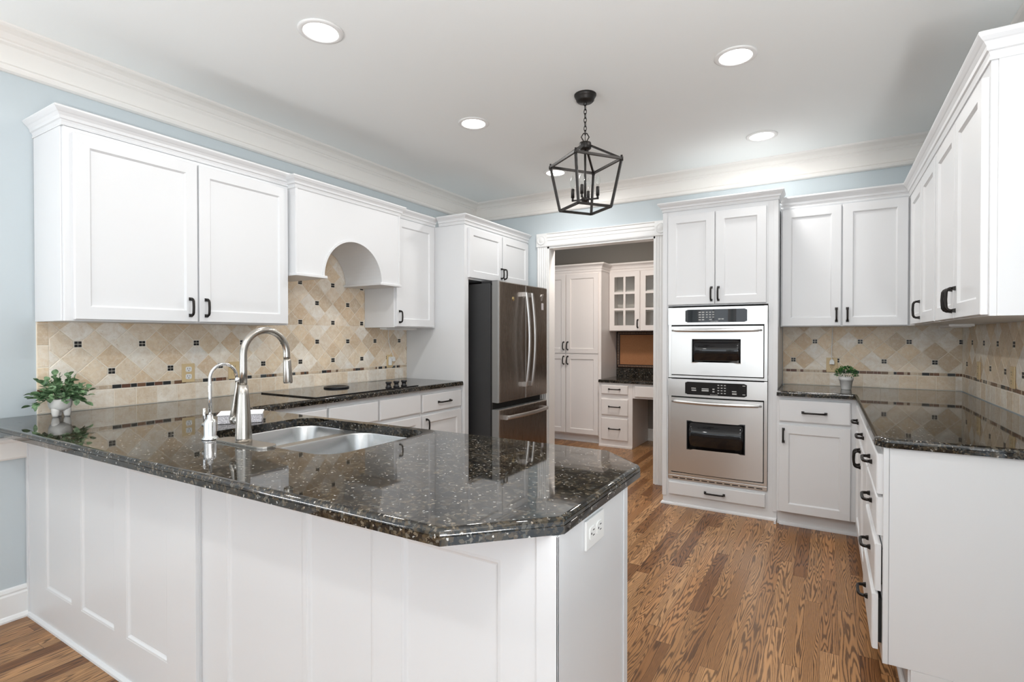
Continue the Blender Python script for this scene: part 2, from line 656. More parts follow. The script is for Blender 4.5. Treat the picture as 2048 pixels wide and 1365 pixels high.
window(1, lambda u, v, w: (u, RY - 0.06 + w, v), 0.4, 1.9)
window(2, lambda u, v, w: (u, RY - 0.06 + w, v), 2.2, 3.7)
dg = MB()  # unseen patio door frame, added as an opening for the ceiling fill strip
for a_, b_ in ((-2.45, -2.39), (-1.53, -1.47), (-0.61, -0.55)):
    dg.box(W + 0.03, W + 0.08, a_, b_, 0.03, 2.2)
for a_, b_ in ((0.03, 0.12), (2.12, 2.2)):
    dg.box(W + 0.03, W + 0.08, -2.39, -1.53, a_, b_).box(W + 0.03, W + 0.08, -1.47, -0.61, a_, b_)
dg.molding([(-2.45, 0.03), (-2.45, 2.2), (-0.55, 2.2), (-0.55, 0.03)], [(0, 0), (0.09, 0), (0.09, 0.022), (0, 0.015)], side=1, F=lambda u, v, w: (W - w, u, v))
struct(dg.build('door_added', M['casing']))
window(3, lambda u, v, w: (-0.06 + w, u, v), -3.6, -1.9)  # unseen side window, added for side light

# pantry shell
struct(MB().box(-0.35, 2.35, PY, PY + T, 0, H).build('wall_pantry_back', M['taupe']), 'pantry wall above the cabinets with shade in its taupe colour')
struct(MB().box(-0.35 - T, -0.35, D + T, PY + T, 0, H).build('wall_pantry_left', M['taupe']))
struct(MB().box(2.35, 2.35 + T, D + T, PY + T, 0, H).build('wall_pantry_right', M['taupe']))
struct(MB().box(-0.35, 2.35, D + T, PY, H, H + 0.08).build('ceiling_pantry', M['ceil']))

# cornice
CROWN = [(0, 2.456), (0.012, 2.456), (0.024, 2.462), (0.030, 2.476), (0.030, 2.482), (0.022, 2.488), (0.016, 2.494),
         (0.016, 2.572), (0.022, 2.578), (0.026, 2.582), (0.026, 2.590), (0.034, 2.594), (0.040, 2.602), (0.050, 2.614),
         (0.068, 2.622), (0.084, 2.626), (0.090, 2.630), (0.094, 2.634), (0.096, 2.640), (0, 2.640)]
struct(MB().molding([(0, RY), (0, D), (W, D), (W, RY)], CROWN, side=-1).build('trim_1', M['trim']), 'wide cream crown moulding around the ceiling')
# chair rail and baseboard, left of the peninsula
struct(MB().molding([(0, RY), (0, -0.225)], [(0, 0.724), (0.012, 0.724), (0.018, 0.732), (0.018, 0.80), (0.03, 0.808), (0.034, 0.818), (0.03, 0.828), (0, 0.83)], side=-1).build('trim_2', M['trim']), 'cream chair rail under the counter overhang')
BASE = [(0, 0), (0.026, 0), (0.026, 0.008), (0.020, 0.02), (0.014, 0.024), (0.014, 0.112), (0.010, 0.12), (0.012, 0.128), (0.008, 0.140), (0, 0.145)]
struct(MB().molding([(0, RY), (0, -0.225)], BASE, side=-1).build('baseboard_left', M['casing']), 'white baseboard left of the peninsula')
struct(MB().molding([(0.05, PY), (2.3, PY)], BASE, side=-1).build('baseboard_pantry', M['trim']))
struct(MB().molding([(0, D), (DX0 - 0.1, D)], BASE, side=-1).build('baseboard_back', M['casing']))

# doorway casing (fluted legs, corner blocks, jamb)
dm = MB()
FB = FNY(D)
for a, b in ((DX0 - 0.104, DX0), (DX1, DX1 + 0.104)):
    prof = [(0, 0), (0, 0.016), (0.010, 0.020), (0.020, 0.014), (0.030, 0.018), (0.040, 0.013), (0.052, 0.018), (0.064, 0.013), (0.074, 0.018), (0.084, 0.014), (0.094, 0.020), (0.104, 0.016), (0.104, 0)]
    dm.loops([[FB(a + o, z, w) for o, w in prof] for z in (0.0, DZ)], False)
    dm.fbox(FB, a - 0.003, b + 0.003, DZ, DZ + 0.125, 0, 0.028)
    cu, cv = (a + b) / 2, DZ + 0.0625
    dm.flathe(FB, [(0.046, 0.028), (0.046, 0.032), (0.040, 0.034), (0.034, 0.029), (0.026, 0.030), (0.018, 0.034), (0.0005, 0.035)], cu, cv, 24)
hp = [(0, 0), (0, 0.014), (0.010, 0.018), (0.050, 0.016), (0.056, 0.020), (0.080, 0.018), (0.086, 0.024), (0.112, 0.022), (0.118, 0.030), (0.125, 0.030), (0.125, 0)]
dm.loops([[FB(u, DZ + o, w) for o, w in hp] for u in (DX0 + 0.003, DX1 - 0.003)], False)
dm.box(DX0 - 0.001, DX0 + 0.018, D - 0.001, D + T + 0.001, 0, DZ)
dm.box(DX1 - 0.018, DX1 + 0.001, D - 0.001, D + T + 0.001, 0, DZ)
dm.box(DX0, DX1, D - 0.001, D + T + 0.001, DZ - 0.018, DZ + 0.001)
struct(dm.build('trim_3', M['casing']), 'white fluted doorway casing with corner blocks')

# ------------------------------------------------------------------ tile backsplash
PAL = [(0.80, 0.65, 0.47), (0.74, 0.57, 0.39), (0.85, 0.74, 0.60), (0.88, 0.82, 0.72), (0.80, 0.67, 0.51), (0.66, 0.54, 0.40), (0.90, 0.86, 0.79)]
ACC = [(0.018, 0.020, 0.021), (0.05, 0.055, 0.055), (0.17, 0.085, 0.045), (0.14, 0.06, 0.035), (0.19, 0.12, 0.07), (0.55, 0.44, 0.32), (0.60, 0.50, 0.38), (0.50, 0.40, 0.30)]


def clip(poly, ax, val, keep):
    out = []
    for i in range(len(poly)):
        a, b = poly[i], poly[(i + 1) % len(poly)]
        da, db = (a[ax] - val) * keep, (b[ax] - val) * keep
        if da >= 0:
            out.append(a)
        if (da >= 0) != (db >= 0):
            t = da / (da - db)
            out.append((a[0] + (b[0] - a[0]) * t, a[1] + (b[1] - a[1]) * t))
    return out


def area2(p):
    return 0.5 * sum(p[i][0] * p[(i + 1) % len(p)][1] - p[(i + 1) % len(p)][0] * p[i][1] for i in range(len(p)))


def tiles(F, regions, u0, rnd, border=None, base_z=0.914, name='wall_tile'):
    """regions: (ua, ub, va, vb) rectangles of diamond tile; base row and accent strip run under the first"""
    m = MB()
    g = MB()
    d, dz, z0 = 0.1408, 0.1385, 1.2385

    def put(poly, col, h=0.0062, gap=0.0019):
        if len(poly) < 3 or abs(area2(poly)) < 2e-5:
            return
        cx = sum(p[0] for p in poly) / len(poly)
        cy = sum(p[1] for p in poly) / len(poly)
        def sh(k):
            o = []
            for p in poly:
                L = math.hypot(p[0] - cx, p[1] - cy)
                f = max(0.0, 1 - k * 1.35 / max(L, 1e-4))
                o.append((cx + (p[0] - cx) * f, cy + (p[1] - cy) * f))
            return o
        L = [[F(p[0], p[1], w) for p in sh(k)] for k, w in ((gap, 0.001), (gap, h - 0.0014), (gap + 0.0014, h))]
        n = len(poly)
        V = [p for l in L for p in l]
        Fc = [(i * n + j, i * n + (j + 1) % n, (i + 1) * n + (j + 1) % n, (i + 1) * n + j) for i in range(2) for j in range(n)]
        Fc.append(tuple(2 * n + j for j in range(n)))
        m.add(V, Fc, False, 0, col)

    def vary(c, s=0.07):
        k = 1 + rnd.uniform(-s, s)
        return tuple(x * k for x in c)

    for ri, (ua, ub, va, vb) in enumerate(regions):
        g.fbox(F, ua, ub, (base_z if ri == 0 else va), vb, 0, 0.0042)
        i0, i1 = int((ua - u0) / (d / 2)) - 3, int((ub - u0) / (d / 2)) + 3
        j0, j1 = int((va - z0) / (dz / 2)) - 3, int((vb - z0) / (dz / 2)) + 3
        for i in range(i0, i1):
            for j in range(j0, j1):
                cu, cv = u0 + i * d / 2, z0 + j * dz / 2
                if (i + j) % 2:
                    q = [(cu + d / 2, cv), (cu, cv + dz / 2), (cu - d / 2, cv), (cu, cv - dz / 2)]
                    for k, (di, dj) in enumerate(((1, 0), (0, 1), (-1, 0), (0, -1))):
                        a, b = i + di, j + dj
                        if a % 2 == 0 and b % 2 == 0 and (a // 2 + b // 2) % 2 == 0:
                            vu, vv = u0 + a * d / 2, z0 + b * dz / 2
                            if di:
                                q = clip(q, 0, vu - di * 0.0165, -di)
                            else:
                                q = clip(q, 1, vv - dj * 0.0165, -dj)
                    for ax, val, kp in ((0, ua, 1), (0, ub, -1), (1, va, 1), (1, vb, -1)):
                        q = clip(q, ax, val, kp) if q else q
                    put(q, vary(rnd.choice(PAL)))
                elif i % 2 == 0 and j % 2 == 0 and (i // 2 + j // 2) % 2 == 0:
                    for sx in (-1, 1):
                        for sy in (-1, 1):
                            x, y, r = cu + sx * 0.0076, cv + sy * 0.0076, 0.0064
                            q = [(x - r, y - r), (x + r, y - r), (x + r, y + r), (x - r, y + r)]
                            for ax, val, kp in ((0, ua, 1), (0, ub, -1), (1, va, 1), (1, vb, -1)):
                                q = clip(q, ax, val, kp) if q else q
                            if len(q) > 2:
                                L = [[F(p[0], p[1], w) for p in q] for w in (0.001, 0.0068)]
                                m.loops(L)
                                for c in range(1, len(L[0]) + 3):
                                    m.col[-c] = (0.008, 0.008, 0.008)
    ua, ub, va, vb = regions[0]
    left = ua if border is None else border
    if border is not None:
        g.fbox(F, border, ua, base_z, vb, 0, 0.0042)
        z = base_z + 0.115
        while z < vb:
            put([(border + 0.001, z), (ua, z), (ua, min(z + 0.1025, vb)), (border + 0.001, min(z + 0.1025, vb))], vary(rnd.choice(PAL)))
            z += 0.1025
    # base row
    u = left
    while u < ub - 0.004:
        e = min(u + 0.1025, ub)
        put([(u, base_z + 0.002), (e, base_z + 0.002), (e, 1.006), (u, 1.006)], vary(rnd.choice(PAL[2:5] + PAL[6:])))
        u = e
    # accent strip
    u = left
    while u < ub - 0.006:
        e = min(u + rnd.choice((0.017, 0.022, 0.03, 0.042, 0.042)), ub)
        put([(u, 1.009), (e, 1.009), (e, 1.029), (u, 1.029)], vary(rnd.choice(ACC), 0.15), h=0.0068, gap=0.0008)
        u = e
    o = m.build(name, M['tile'])
    gg = g.build('grout_bed', M['grout'], parent=o)
    return o


UB = 1.345
rnd = random.Random(4)
struct(tiles(FX(0), [(-0.142, 2.318, 1.031, UB + 0.01), (0.905, 1.835, UB + 0.01, 1.93)], -0.0295, rnd, border=-0.187, name='wall_tile_left'), 'beige travertine diamond tile backsplash behind the cooktop')
struct(tiles(FNY(D), [(2.86, W, 1.031, UB + 0.01)], 3.0715, rnd, name='wall_tile_back'), 'beige travertine diamond tile backsplash beside the ovens')
struct(tiles(FNX(W), [(1.13, D - 0.008, 1.031, UB + 0.01)], 2.812, rnd, name='wall_tile_right'), 'grey-beige travertine tile backsplash on the right wall')

# ------------------------------------------------------------------ cabinet kit
def door(parent, F, u0, u1, v0, v1, name='door', fr=0.056, t=0.02, m=None, label=None, glassy=False):
    b = MB()
    a0, a1, c0, c1 = u0 + fr, u1 - fr, v0 + fr, v1 - fr
    s = 0.008
    def ring(x0, x1, y0, y1, w):
        return [F(x0, y0, w), F(x1, y0, w), F(x1, y1, w), F(x0, y1, w)]
    e = 0.002
    if not glassy:
        b.loops([ring(u0, u1, v0, v1, 0.0), ring(u0, u1, v0, v1, t - e), ring(u0 + e, u1 - e, v0 + e, v1 - e, t), ring(a0, a1, c0, c1, t),
                 ring(a0 + s * .4, a1 - s * .4, c0 + s * .4, c1 - s * .4, t - 0.004), ring(a0 + s, a1 - s, c0 + s, c1 - s, t - 0.0095)])
    else:
        b.loops([ring(u0, u1, v0, v1, 0.0), ring(u0, u1, v0, v1, t - e), ring(u0 + e, u1 - e, v0 + e, v1 - e, t), ring(a0, a1, c0, c1, t), ring(a0, a1, c0, c1, 0.0), ring(u0, u1, v0, v1, 0.0)], cap0=False, cap1=False)
        mw = 0.013
        um = (a0 + a1) / 2
        b.fbox(F, um - mw, um + mw, c0, c1, 0.002, t - 0.001)
        for k in (1, 2):
            vm = c0 + (c1 - c0) * k / 3
            for q0, q1 in ((a0, um - mw), (um + mw, a1)):
                b.fbox(F, q0, q1, vm - mw, vm + mw, 0.002, t - 0.001)
    o = b.build(name, m or M['cab'], parent)
    if label:
        o['label'] = label
    if glassy:
        MB().fbox(F, a0 + 0.0005, a1 - 0.0005, c0 + 0.0005, c1 - 0.0005, 0.004, 0.007).build('glass_pane', M['glass'], o)
    return o


def drawer(parent, F, u0, u1, v0, v1, name='drawer', t=0.02, m=None):
    b = MB()
    def ring(k, w):
        return [F(u0 + k, v0 + k, w), F(u1 - k, v0 + k, w), F(u1 - k, v1 - k, w), F(u0 + k, v1 - k, w)]
    b.loops([ring(0, 0), ring(0, t - 0.005), ring(0.003, t - 0.0015), ring(0.007, t)])
    return b.build(name, m or M['cab'], parent)


def handle(parent, F, u, v, L=0.1, vert=True, w0=0.02, scale=1.0):
    """bow pull: two square feet and a rounded bar"""
    b = MB()
    def G(a, w, side=0.0):
        return F(u + side, v + a, w0 + w) if vert else F(u + a, v + side, w0 + w)
    h = L / 2
    out = 0.030 * scale
    def foot(a):
        P = []
        for w, s1, s2 in ((0.0, 0.0085, 0.0085), (0.010, 0.0065, 0.0065)):
            for x, y in ((-1, -1), (1, -1), (1, 1), (-1, 1)):
                P.append(G(a + x * s1, w, y * s2))
        b.hexa(P)
    foot(-h)
    foot(h)
    pts = [G(-h, 0.008), G(-h, out * .55), G(-h + 0.004, out * .82), G(-h + 0.012, out * .97), G(-h + 0.024, out)]
    pts += [G(0, out + 0.001)]
    pts += [G(h - 0.024, out), G(h - 0.012, out * .97), G(h - 0.004, out * .82), G(h, out * .55), G(h, 0.008)]
    b.tube(pts, 0.0062, 8)
    o = b.build('handle', M['bronze'], parent)
    o['label'] = 'dark bronze bow handle'
    return o


def crown_prof(z0, z1, p=0.04):
    h = z1 - z0
    return [(-0.004, z0 + 0.001), (0.005, z0), (0.007, z0 + h * .10), (0.004, z0 + h * .16), (0.008, z0 + h * .30), (0.014, z0 + h * .34), (0.016, z0 + h * .50),
            (0.024, z0 + h * .64), (0.028, z0 + h * .68), (p * .92, z0 + h * .80), (p, z0 + h * .86), (p, z0 + h * .95), (p * .85, z0 + h), (-0.004, z0 + h)]


def under(parent, bx):
    return parent


# ---- left run: upper two-door cabinet
XU = 0.3185
CAB = M['cab']
t = thing('wall_cabinet', 'large white two-door wall cabinet at the left, above the leafy potted plant', 'cabinet', (0, -0.187, UB))
c = MB().box(0.009, XU, -0.187, 0.913, UB, 2.19)
c.box(0.009, XU - 0.02, -0.193, -0.187, UB + 0.0, 2.19)
c.build('body', CAB, t, 0.0015)
F = FX(XU)
for a, b_, hu in ((-0.156, 0.3655, 0.328), (0.3745, 0.901, 0.408)):
    d_ = door(t, F, a, b_, 1.353, 2.170)
    handle(d_, F, hu, 1.4275, 0.084)
MB().molding([(0.002, -0.190), (XU, -0.190), (XU, 0.913)], crown_prof(2.19, 2.266), side=-1).build('crown_molding', CAB, t)

# ---- hood
HX = 0.385
t = thing('range_hood', 'white arched range hood cover between the left wall cabinets', 'hood', (0, 1.37, 1.645))
hy0, hy1, ac, ar = 0.918, 1.825, 1.380, 0.252
poly = [(hy0, 1.665), (ac - ar, 1.665)] + [(ac - ar * math.cos(R(a)), 1.665 + ar * math.sin(R(a))) for a in range(6, 180, 6)] + [(ac + ar, 1.665), (hy1, 1.665), (hy1, 2.185), (hy0, 2.185)]
h = MB()
h.prism(FX(0), poly, 0.012, HX)
for a, b_ in ((hy0, hy0 + 0.016), (hy1 - 0.016, hy1)):
    h.fbox(FX(HX), a, b_, 1.665, 2.185, 0, 0.004)
h.build('body', CAB, t, 0.002)
rim = MB()
ring = [[FX(HX)(ac - r_ * math.cos(R(a)), 1.665 + r_ * math.sin(R(a)), w) for r_, w in ((ar - 0.001, 0), (ar - 0.001, 0.006), (ar + 0.012, 0.006), (ar + 0.012, 0))] for a in range(0, 181, 6)]
rim.loops(ring)
rim.build('arch_trim', CAB, t)
for a, b_ in ((hy0 - 0.006, ac - ar + 0.018), (ac + ar - 0.018, hy1 + 0.006)):
    MB().box(0.012, HX + 0.014, a, b_, 1.647, 1.665).build('shelf', CAB, t, 0.003)
MB().molding([(XU - 0.02, hy0), (HX, hy0), (HX, hy1), (XU - 0.02, hy1)], crown_prof(2.178, 2.252, 0.036), side=-1).build('crown_molding', CAB, t)

# ---- single door upper
t = thing('wall_cabinet', 'narrow white single-door wall cabinet between hood and refrigerator panel', 'cabinet', (0, 1.83, UB))
MB().box(0.009, XU, 1.829, 2.318, UB, 2.19).build('body', CAB, t, 0.0015)
d_ = door(t, F, 1.842, 2.285, 1.353, 2.19 - 0.012)
handle(d_, F, 1.872, 1.4275, 0.084)
MB().molding([(XU, 1.829), (XU, 2.318)], crown_prof(2.19, 2.262), side=-1).build('crown_molding', CAB, t)

# ---- refrigerator surround
XT = 0.6244
t = thing('refrigerator_cabinet', 'tall white panel with two-door cabinet above the refrigerator', 'cabinet', (0, 2.32, 0))
MB().box(0.0015, XT - 0.006, 2.32, 2.352, 0.0, 2.19).box(XT - 0.006, XT, 2.32, 2.375, 0, 2.19).build('side_panel', CAB, t, 0.001)
MB().box(0.002, XT - 0.002, 2.352, 3.372, 1.745, 2.19).build('body', CAB, t, 0.001)
F = FX(XT)
for a, b_, hu in ((2.366, 2.866, 2.848), (2.880, 3.348, 2.902)):
    d_ = door(t, F, a, b_, 1.760, 2.168)
    handle(d_, F, hu, 1.835, 0.084)
MB().molding([(XU + 0.045, 2.32), (XT, 2.32), (XT, 3.374)], crown_prof(2.19, 2.268), side=-1).build('crown_molding', CAB, t)

# ---- refrigerator
FX0, FX1, FY0, FY1, FZT = 0.05, 0.882, 2.440, 3.285, 1.728
t = thing('refrigerator', 'dark stainless french-door refrigerator with bottom freezer drawer', 'refrigerator', (0.4, 2.86, 0))
MB().box(FX0, 0.795, FY0 + 0.004, FY1 - 0.004, 0.03, FZT - 0.018).build('body', M['fridge_side'], t, 0.003)
MB().box(0.795, 0.812, FY0 + 0.012, FY1 - 0.012, 0.06, FZT - 0.03).build('gasket', M['shadow_gap'], t)
MB().box(0.10, 0.76, FY0 + 0.03, FY1 - 0.03, 0.0, 0.03).build('foot', M['blackplastic'], t)
for a in (FY0 + 0.01, FY1 - 0.09):
    MB().box(0.70, 0.86, a, a + 0.08, FZT - 0.018, FZT + 0.004).build('hinge_cover', M['blackplastic'], t, 0.004)


def fdoor(name, y0, y1, z0, z1):
    b = MB()
    b.loops([[(x, y0 + k, z0 + k), (x, y1 - k, z0 + k), (x, y1 - k, z1 - k), (x, y0 + k, z1 - k)] for x, k in ((0.812, 0.002), (0.868, 0.0), (0.877, 0.003), (0.882, 0.009))], mi=0)
    for i in range(len(b.f)):
        pass
    o = b.build(name, [M['fridge'], M['fridge_edge']], t)
    for p in o.data.polygons:
        c = p.center
        if abs(p.normal.x) < 0.5:
            p.material_index = 1
    return o


ys = 2.874
dl = fdoor('door', FY0, ys - 0.003, 0.735, FZT)
dr = fdoor('door', ys + 0.003, FY1, 0.735, FZT)
fd = fdoor('freezer_drawer', FY0, FY1, 0.075, 0.680)
MB().box(0.10, 0.84, FY0 + 0.02, FY1 - 0.02, 0.02, 0.07).build('kick_grille', M['blackplastic'], t)


def bow(parent, p0, p1, out, mid, thick, wide, horizontal=False):
    b = MB()
    n = 16
    L = []
    for i in range(n + 1):
        s = i / n
        a = [p0[k] + (p1[k] - p0[k]) * s for k in range(3)]
        x = out + mid * math.sin(math.pi * s)
        sec = []
        for du, dx in ((-wide / 2, 0), (-wide / 2 * .8, thick * .8), (0, thick), (wide / 2 * .8, thick * .8), (wide / 2, 0)):
            if horizontal:
                sec.append((x + dx, a[1], a[2] + du))
            else:
                sec.append((x + dx, a[1] + du, a[2]))
        L.append(sec)
    b.loops(L, True)
    for p in (p0, p1):
        s = 0.022 if p is p0 else -0.022
        if horizontal:
            b.box(0.880, out + 0.006, p[1] - 0.004 if s > 0 else p[1] - 0.03, p[1] + 0.03 if s > 0 else p[1] + 0.004, p[2] - wide / 2, p[2] + wide / 2)
        else:
            b.box(0.880, out + 0.006, p[1] - wide / 2, p[1] + wide / 2, p[2] - 0.004 if s > 0 else p[2] - 0.035, p[2] + 0.035 if s > 0 else p[2] + 0.004)
    o = b.build('handle', M['steel_handle'], parent, 0.001)
    o['label'] = 'bright stainless bowed handle'
    return o


bow(dl, (0, 2.824, 0.845), (0, 2.824, 1.655), 0.915, 0.032, 0.014, 0.030)
bow(dr, (0, 2.924, 0.845), (0, 2.924, 1.655), 0.915, 0.032, 0.014, 0.030)
bow(fd, (0, 2.50, 0.612), (0, 3.225, 0.612), 0.915, 0.030, 0.014, 0.034, True)

mg = MB().prism(FX(0.8825), [(2.650, 1.606), (2.650, 1.588), (2.660, 1.574), (2.672, 1.586), (2.672, 1.606), (2.661, 1.610)], 0, 0.006)
tag(mg.build('fridge_magnet', M['brass'], None, 0.0015, org=(0.8825, 2.66, 1.574)), 'small brass shield magnet on the left refrigerator door', 'magnet', 'refrigerator magnets')
mg = MB().prism(FX(0.8825), [(3.150, 1.640), (3.158, 1.622), (3.163, 1.600), (3.169, 1.620), (3.176, 1.602), (3.182, 1.626), (3.196, 1.650), (3.200, 1.668), (3.188, 1.660), (3.176, 1.655), (3.164, 1.662)], 0, 0.005)
tag(mg.build('fridge_magnet', M['steel_handle'], None, 0.001, org=(0.8825, 3.17, 1.6)), 'silvery animal-shaped magnet on the right refrigerator door', 'magnet', 'refrigerator magnets')
mg = MB().box(0.8825, 0.886, 3.166, 3.204, 1.520, 1.582)
tag(mg.build('fridge_magnet', M['linked'], None, 0.001, org=(0.8825, 3.18, 1.52)), 'small white rectangular label below the animal-shaped magnet', 'magnet', 'refrigerator magnets')

# ------------------------------------------------------------------ granite counters
CT, CBZ = 0.914, 0.881


def offset_poly(path, o):
    n = len(path)
    out = []
    for i in range(n):
        def nrm(a, b):
            d = Vector((b[0] - a[0], b[1] - a[1])).normalized()
            return Vector((-d.y, d.x))
        n1, n2 = nrm(path[i - 1], path[i]), nrm(path[i], path[(i + 1) % n])
        m = (n1 + n2) / max(0.2, 1 + n1.dot(n2))
        out.append((path[i][0] + m.x * o, path[i][1] + m.y * o))
    return out


def counter(name, poly, hole=None, parent=None, top=CT, bot=CBZ):
    """poly counter-clockwise; laminated edge with a fine joint line and an eased top"""
    b = MB()
    prof = [(0.0, bot), (0.0, bot + 0.0165), (0.0015, bot + 0.0172), (0.0015, bot + 0.0180), (0.0, bot + 0.0187), (0.0008, top - 0.009), (0.003, top - 0.0045), (0.007, top - 0.0012), (0.012, top)]
    loops = [[(x, y, z) for x, y in offset_poly(poly, o)] for o, z in prof]
    b.loops(loops, False, True, False, False)
    for i in range(len(b.sm)):
        b.sm[i] = True
    rings_t = [loops[-1]] + ([[(x, y, top) for x, y in hole]] if hole else [])
    rings_b = [loops[0]] + ([[(x, y, bot) for x, y in hole]] if hole else [])
    for rg in (rings_t, rings_b):
        tri = tessellate_polygon([[Vector(p) for p in r] for r in rg])
        b.add([p for r in rg for p in r], [tuple(x) for x in tri])
    if hole:
        n = len(hole)
        b.loops([[(x, y, z) for x, y in hole] for z in (bot, top)], True, True, False, False)
    me_o = b.build(name, M['granite'], parent)
    bm_ = bmesh.new()
    bm_.from_mesh(me_o.data)
    bmesh.ops.remove_doubles(bm_, verts=bm_.verts, dist=1e-5)
    bmesh.ops.recalc_face_normals(bm_, faces=bm_.faces)
    bm_.to_mesh(me_o.data)
    bm_.free()
    md = me_o.modifiers.new('split', 'EDGE_SPLIT')
    md.split_angle = R(32)
    return me_o


PFY = lambda x: -0.408 + 0.0155 * x
pen = [(0.002, PFY(0)), (2.525, PFY(2.525)), (2.700, -0.190)] + arc(2.700 - 0.03, 0.305, 0.03, 0, 50, 4) + \
      [(2.55, 0.458), (0.662, 0.458)] + [(0.614 + 0.048 - 0.048 * math.sin(R(a)), 0.458 + 0.048 - 0.048 * math.cos(R(a))) for a in (20, 45, 70, 90)] + [(0.614, 2.318), (0.009, 2.318), (0.009, -0.187), (0.002, -0.187)]
SX0, SX1, SY0, SY1 = 1.140, 1.860, -0.070, 0.412
o = counter('countertop', pen, rrect(SX0, SX1, SY0, SY1, 0.085, 8))
tag(o, 'dark speckled granite countertop on the peninsula and cooktop run', 'countertop', 'granite countertops')
rct = [(2.862, 2.772), (3.290, 2.772), (3.300, 2.762), (3.300, 1.195)] + arc(3.350, 1.192, 0.050, 180, 270, 6)[1:] + [(W - 0.009, 1.142), (W - 0.009, D - 0.009), (2.862, D - 0.009)]
o = counter('countertop', rct)
tag(o, 'dark speckled granite countertop in the right corner under the small potted plant', 'countertop', 'granite countertops')

# ---- sink
t = thing('kitchen_sink', 'stainless steel double-bowl sink set under the granite peninsula', 'sink', (1.5, 0.17, 0.68))
rimz = CBZ - 0.001
b1, b2 = (SX0 + 0.004, 1.436, SY0 + 0.004, SY1 - 0.004), (1.480, SX1 - 0.004, SY0 + 0.004, SY1 - 0.004)
s = MB()
h1, h2 = rrect(*b1, 0.08, 6), rrect(*b2, 0.08, 6)
outer = rrect(SX0 - 0.02, SX1 + 0.02, SY0 - 0.02, SY1 + 0.02, 0.09, 6)
tri = tessellate_polygon([[Vector((x, y, 0)) for x, y in r] for r in (outer, h1, h2)])
s.add([(x, y, rimz) for r in (outer, h1, h2) for x, y in r], [tuple(x) for x in tri])
s.build('rim', M['sink'], t)
for bb in (b1, b2):
    s = MB()
    L = []
    for k, z in ((0.0, rimz), (0.003, rimz - 0.006), (0.010, 0.75), (0.018, 0.715), (0.035, 0.697), (0.07, 0.690)):
        L.append([(x, y, z) for x, y in rrect(bb[0] + k, bb[1] - k, bb[2] + k, bb[3] - k, max(0.02, 0.08 - k * .5), 6)])
    s.loops(L, True, True, False, True)
    bo = s.build('bowl', M['sink'], t)
    for p in bo.data.polygons:
        p.use_smooth = True
    cx, cy = (bb[0] + bb[1]) / 2, (bb[2] + bb[3]) / 2
    MB().lathe([(0.045, 0.6905), (0.045, 0.694), (0.036, 0.694), (0.032, 0.6915), (0.0005, 0.6915)], (cx, cy, 0)).build('drain', M['chrome'], bo)

# ---- main faucet
t = thing('kitchen_faucet', 'brushed nickel pull-down faucet with a tall arched spout', 'faucet', (1.452, -0.085, CT))
MB().prism(FZ(CT), rrect(1.452 - 0.132, 1.452 + 0.150, -0.118, -0.052, 0.032, 8), 0.0, 0.007).build('deck_plate', M['nickel'], t, 0.002)
fx, fy = 1.452, -0.085
MB().lathe([(0.0265, CT + 0.007), (0.0262, CT + 0.02), (0.0222, CT + 0.10), (0.0172, CT + 0.165), (0.0140, 1.113), (0.0118, 1.1135)], (fx, fy, 0), 32).build('body', M['nickel'], t)
pts = [(fx, fy, 1.112)] + [(fx, fy, 1.16)] + [(fx, fy + 0.0835 - 0.0835 * math.cos(R(a)), 1.216 + 0.0835 * math.sin(R(a))) for a in range(0, 181, 10)] + [(fx, fy + 0.167, 1.205), (fx, fy + 0.169, 1.19)]
MB().tube(pts, 0.0118, 16).build('spout', M['nickel'], t)
MB().tube([(fx, fy + 0.168, 1.194), (fx, fy + 0.1685, 1.188), (fx, fy + 0.170, 1.16), (fx, fy + 0.172, 1.112), (fx, fy + 0.172, 1.106)], [0.0125, 0.0135, 0.0145, 0.0165, 0.0150], 20).build('spray_head', M['nickel'], t)
hb = MB()
hb.tube([(fx - 0.012, fy, 0.99), (fx - 0.034, fy, 0.992)], 0.0185, 20)
hb.tube([(fx - 0.036, fy, 0.992), (fx - 0.056, fy, 0.994), (fx - 0.061, fy, 0.9945)], [0.0185, 0.0185, 0.013], 20)
lev = hb.build('hub', M['nickel'], t)
lv = MB()
lv.loops([[(fx - 0.047 + a * 1.0 - w, fy - wd, z), (fx - 0.047 + a + w, fy - wd, z), (fx - 0.047 + a + w, fy + wd, z), (fx - 0.047 + a - w, fy + wd, z)] for a, z, w, wd in
          ((0, 1.000, 0.010, 0.016), (0.003, 1.03, 0.007, 0.014), (0.012, 1.075, 0.005, 0.011), (0.020, 1.118, 0.004, 0.010), (0.021, 1.124, 0.002, 0.008))], True)
lv.build('lever', M['nickel'], t, 0.002)

# ---- filter faucet
t = thing('filter_faucet', 'small chrome gooseneck water filter faucet left of the main faucet', 'faucet', (1.281, -0.102, CT))
fx, fy = 1.281, -0.102
MB().lathe([(0.0275, CT), (0.0275, CT + 0.004), (0.022, CT + 0.010), (0.0205, CT + 0.014), (0.0205, CT + 0.060), (0.016, CT + 0.070), (0.0095, CT + 0.073), (0.0095, CT + 0.086), (0.006, CT + 0.087)], (fx, fy, 0), 28).build('body', M['chrome'], t)
rr_ = 0.049
pts = [(fx, fy, CT + 0.084), (fx, fy, 1.06)] + [(fx, fy + rr_ - rr_ * math.cos(R(a)), 1.128 + rr_ * math.sin(R(a))) for a in range(0, 171, 10)] + [(fx, fy + 2 * rr_ + 0.002, 1.118)]
MB().tube(pts, 0.0056, 12).build('spout', M['chrome'], t)
MB().tube([(fx, fy + 2 * rr_ + 0.001, 1.124), (fx, fy + 2 * rr_ + 0.004, 1.108)], [0.0072, 0.0078], 12).build('nozzle', M['chrome'], t)
lv = MB()
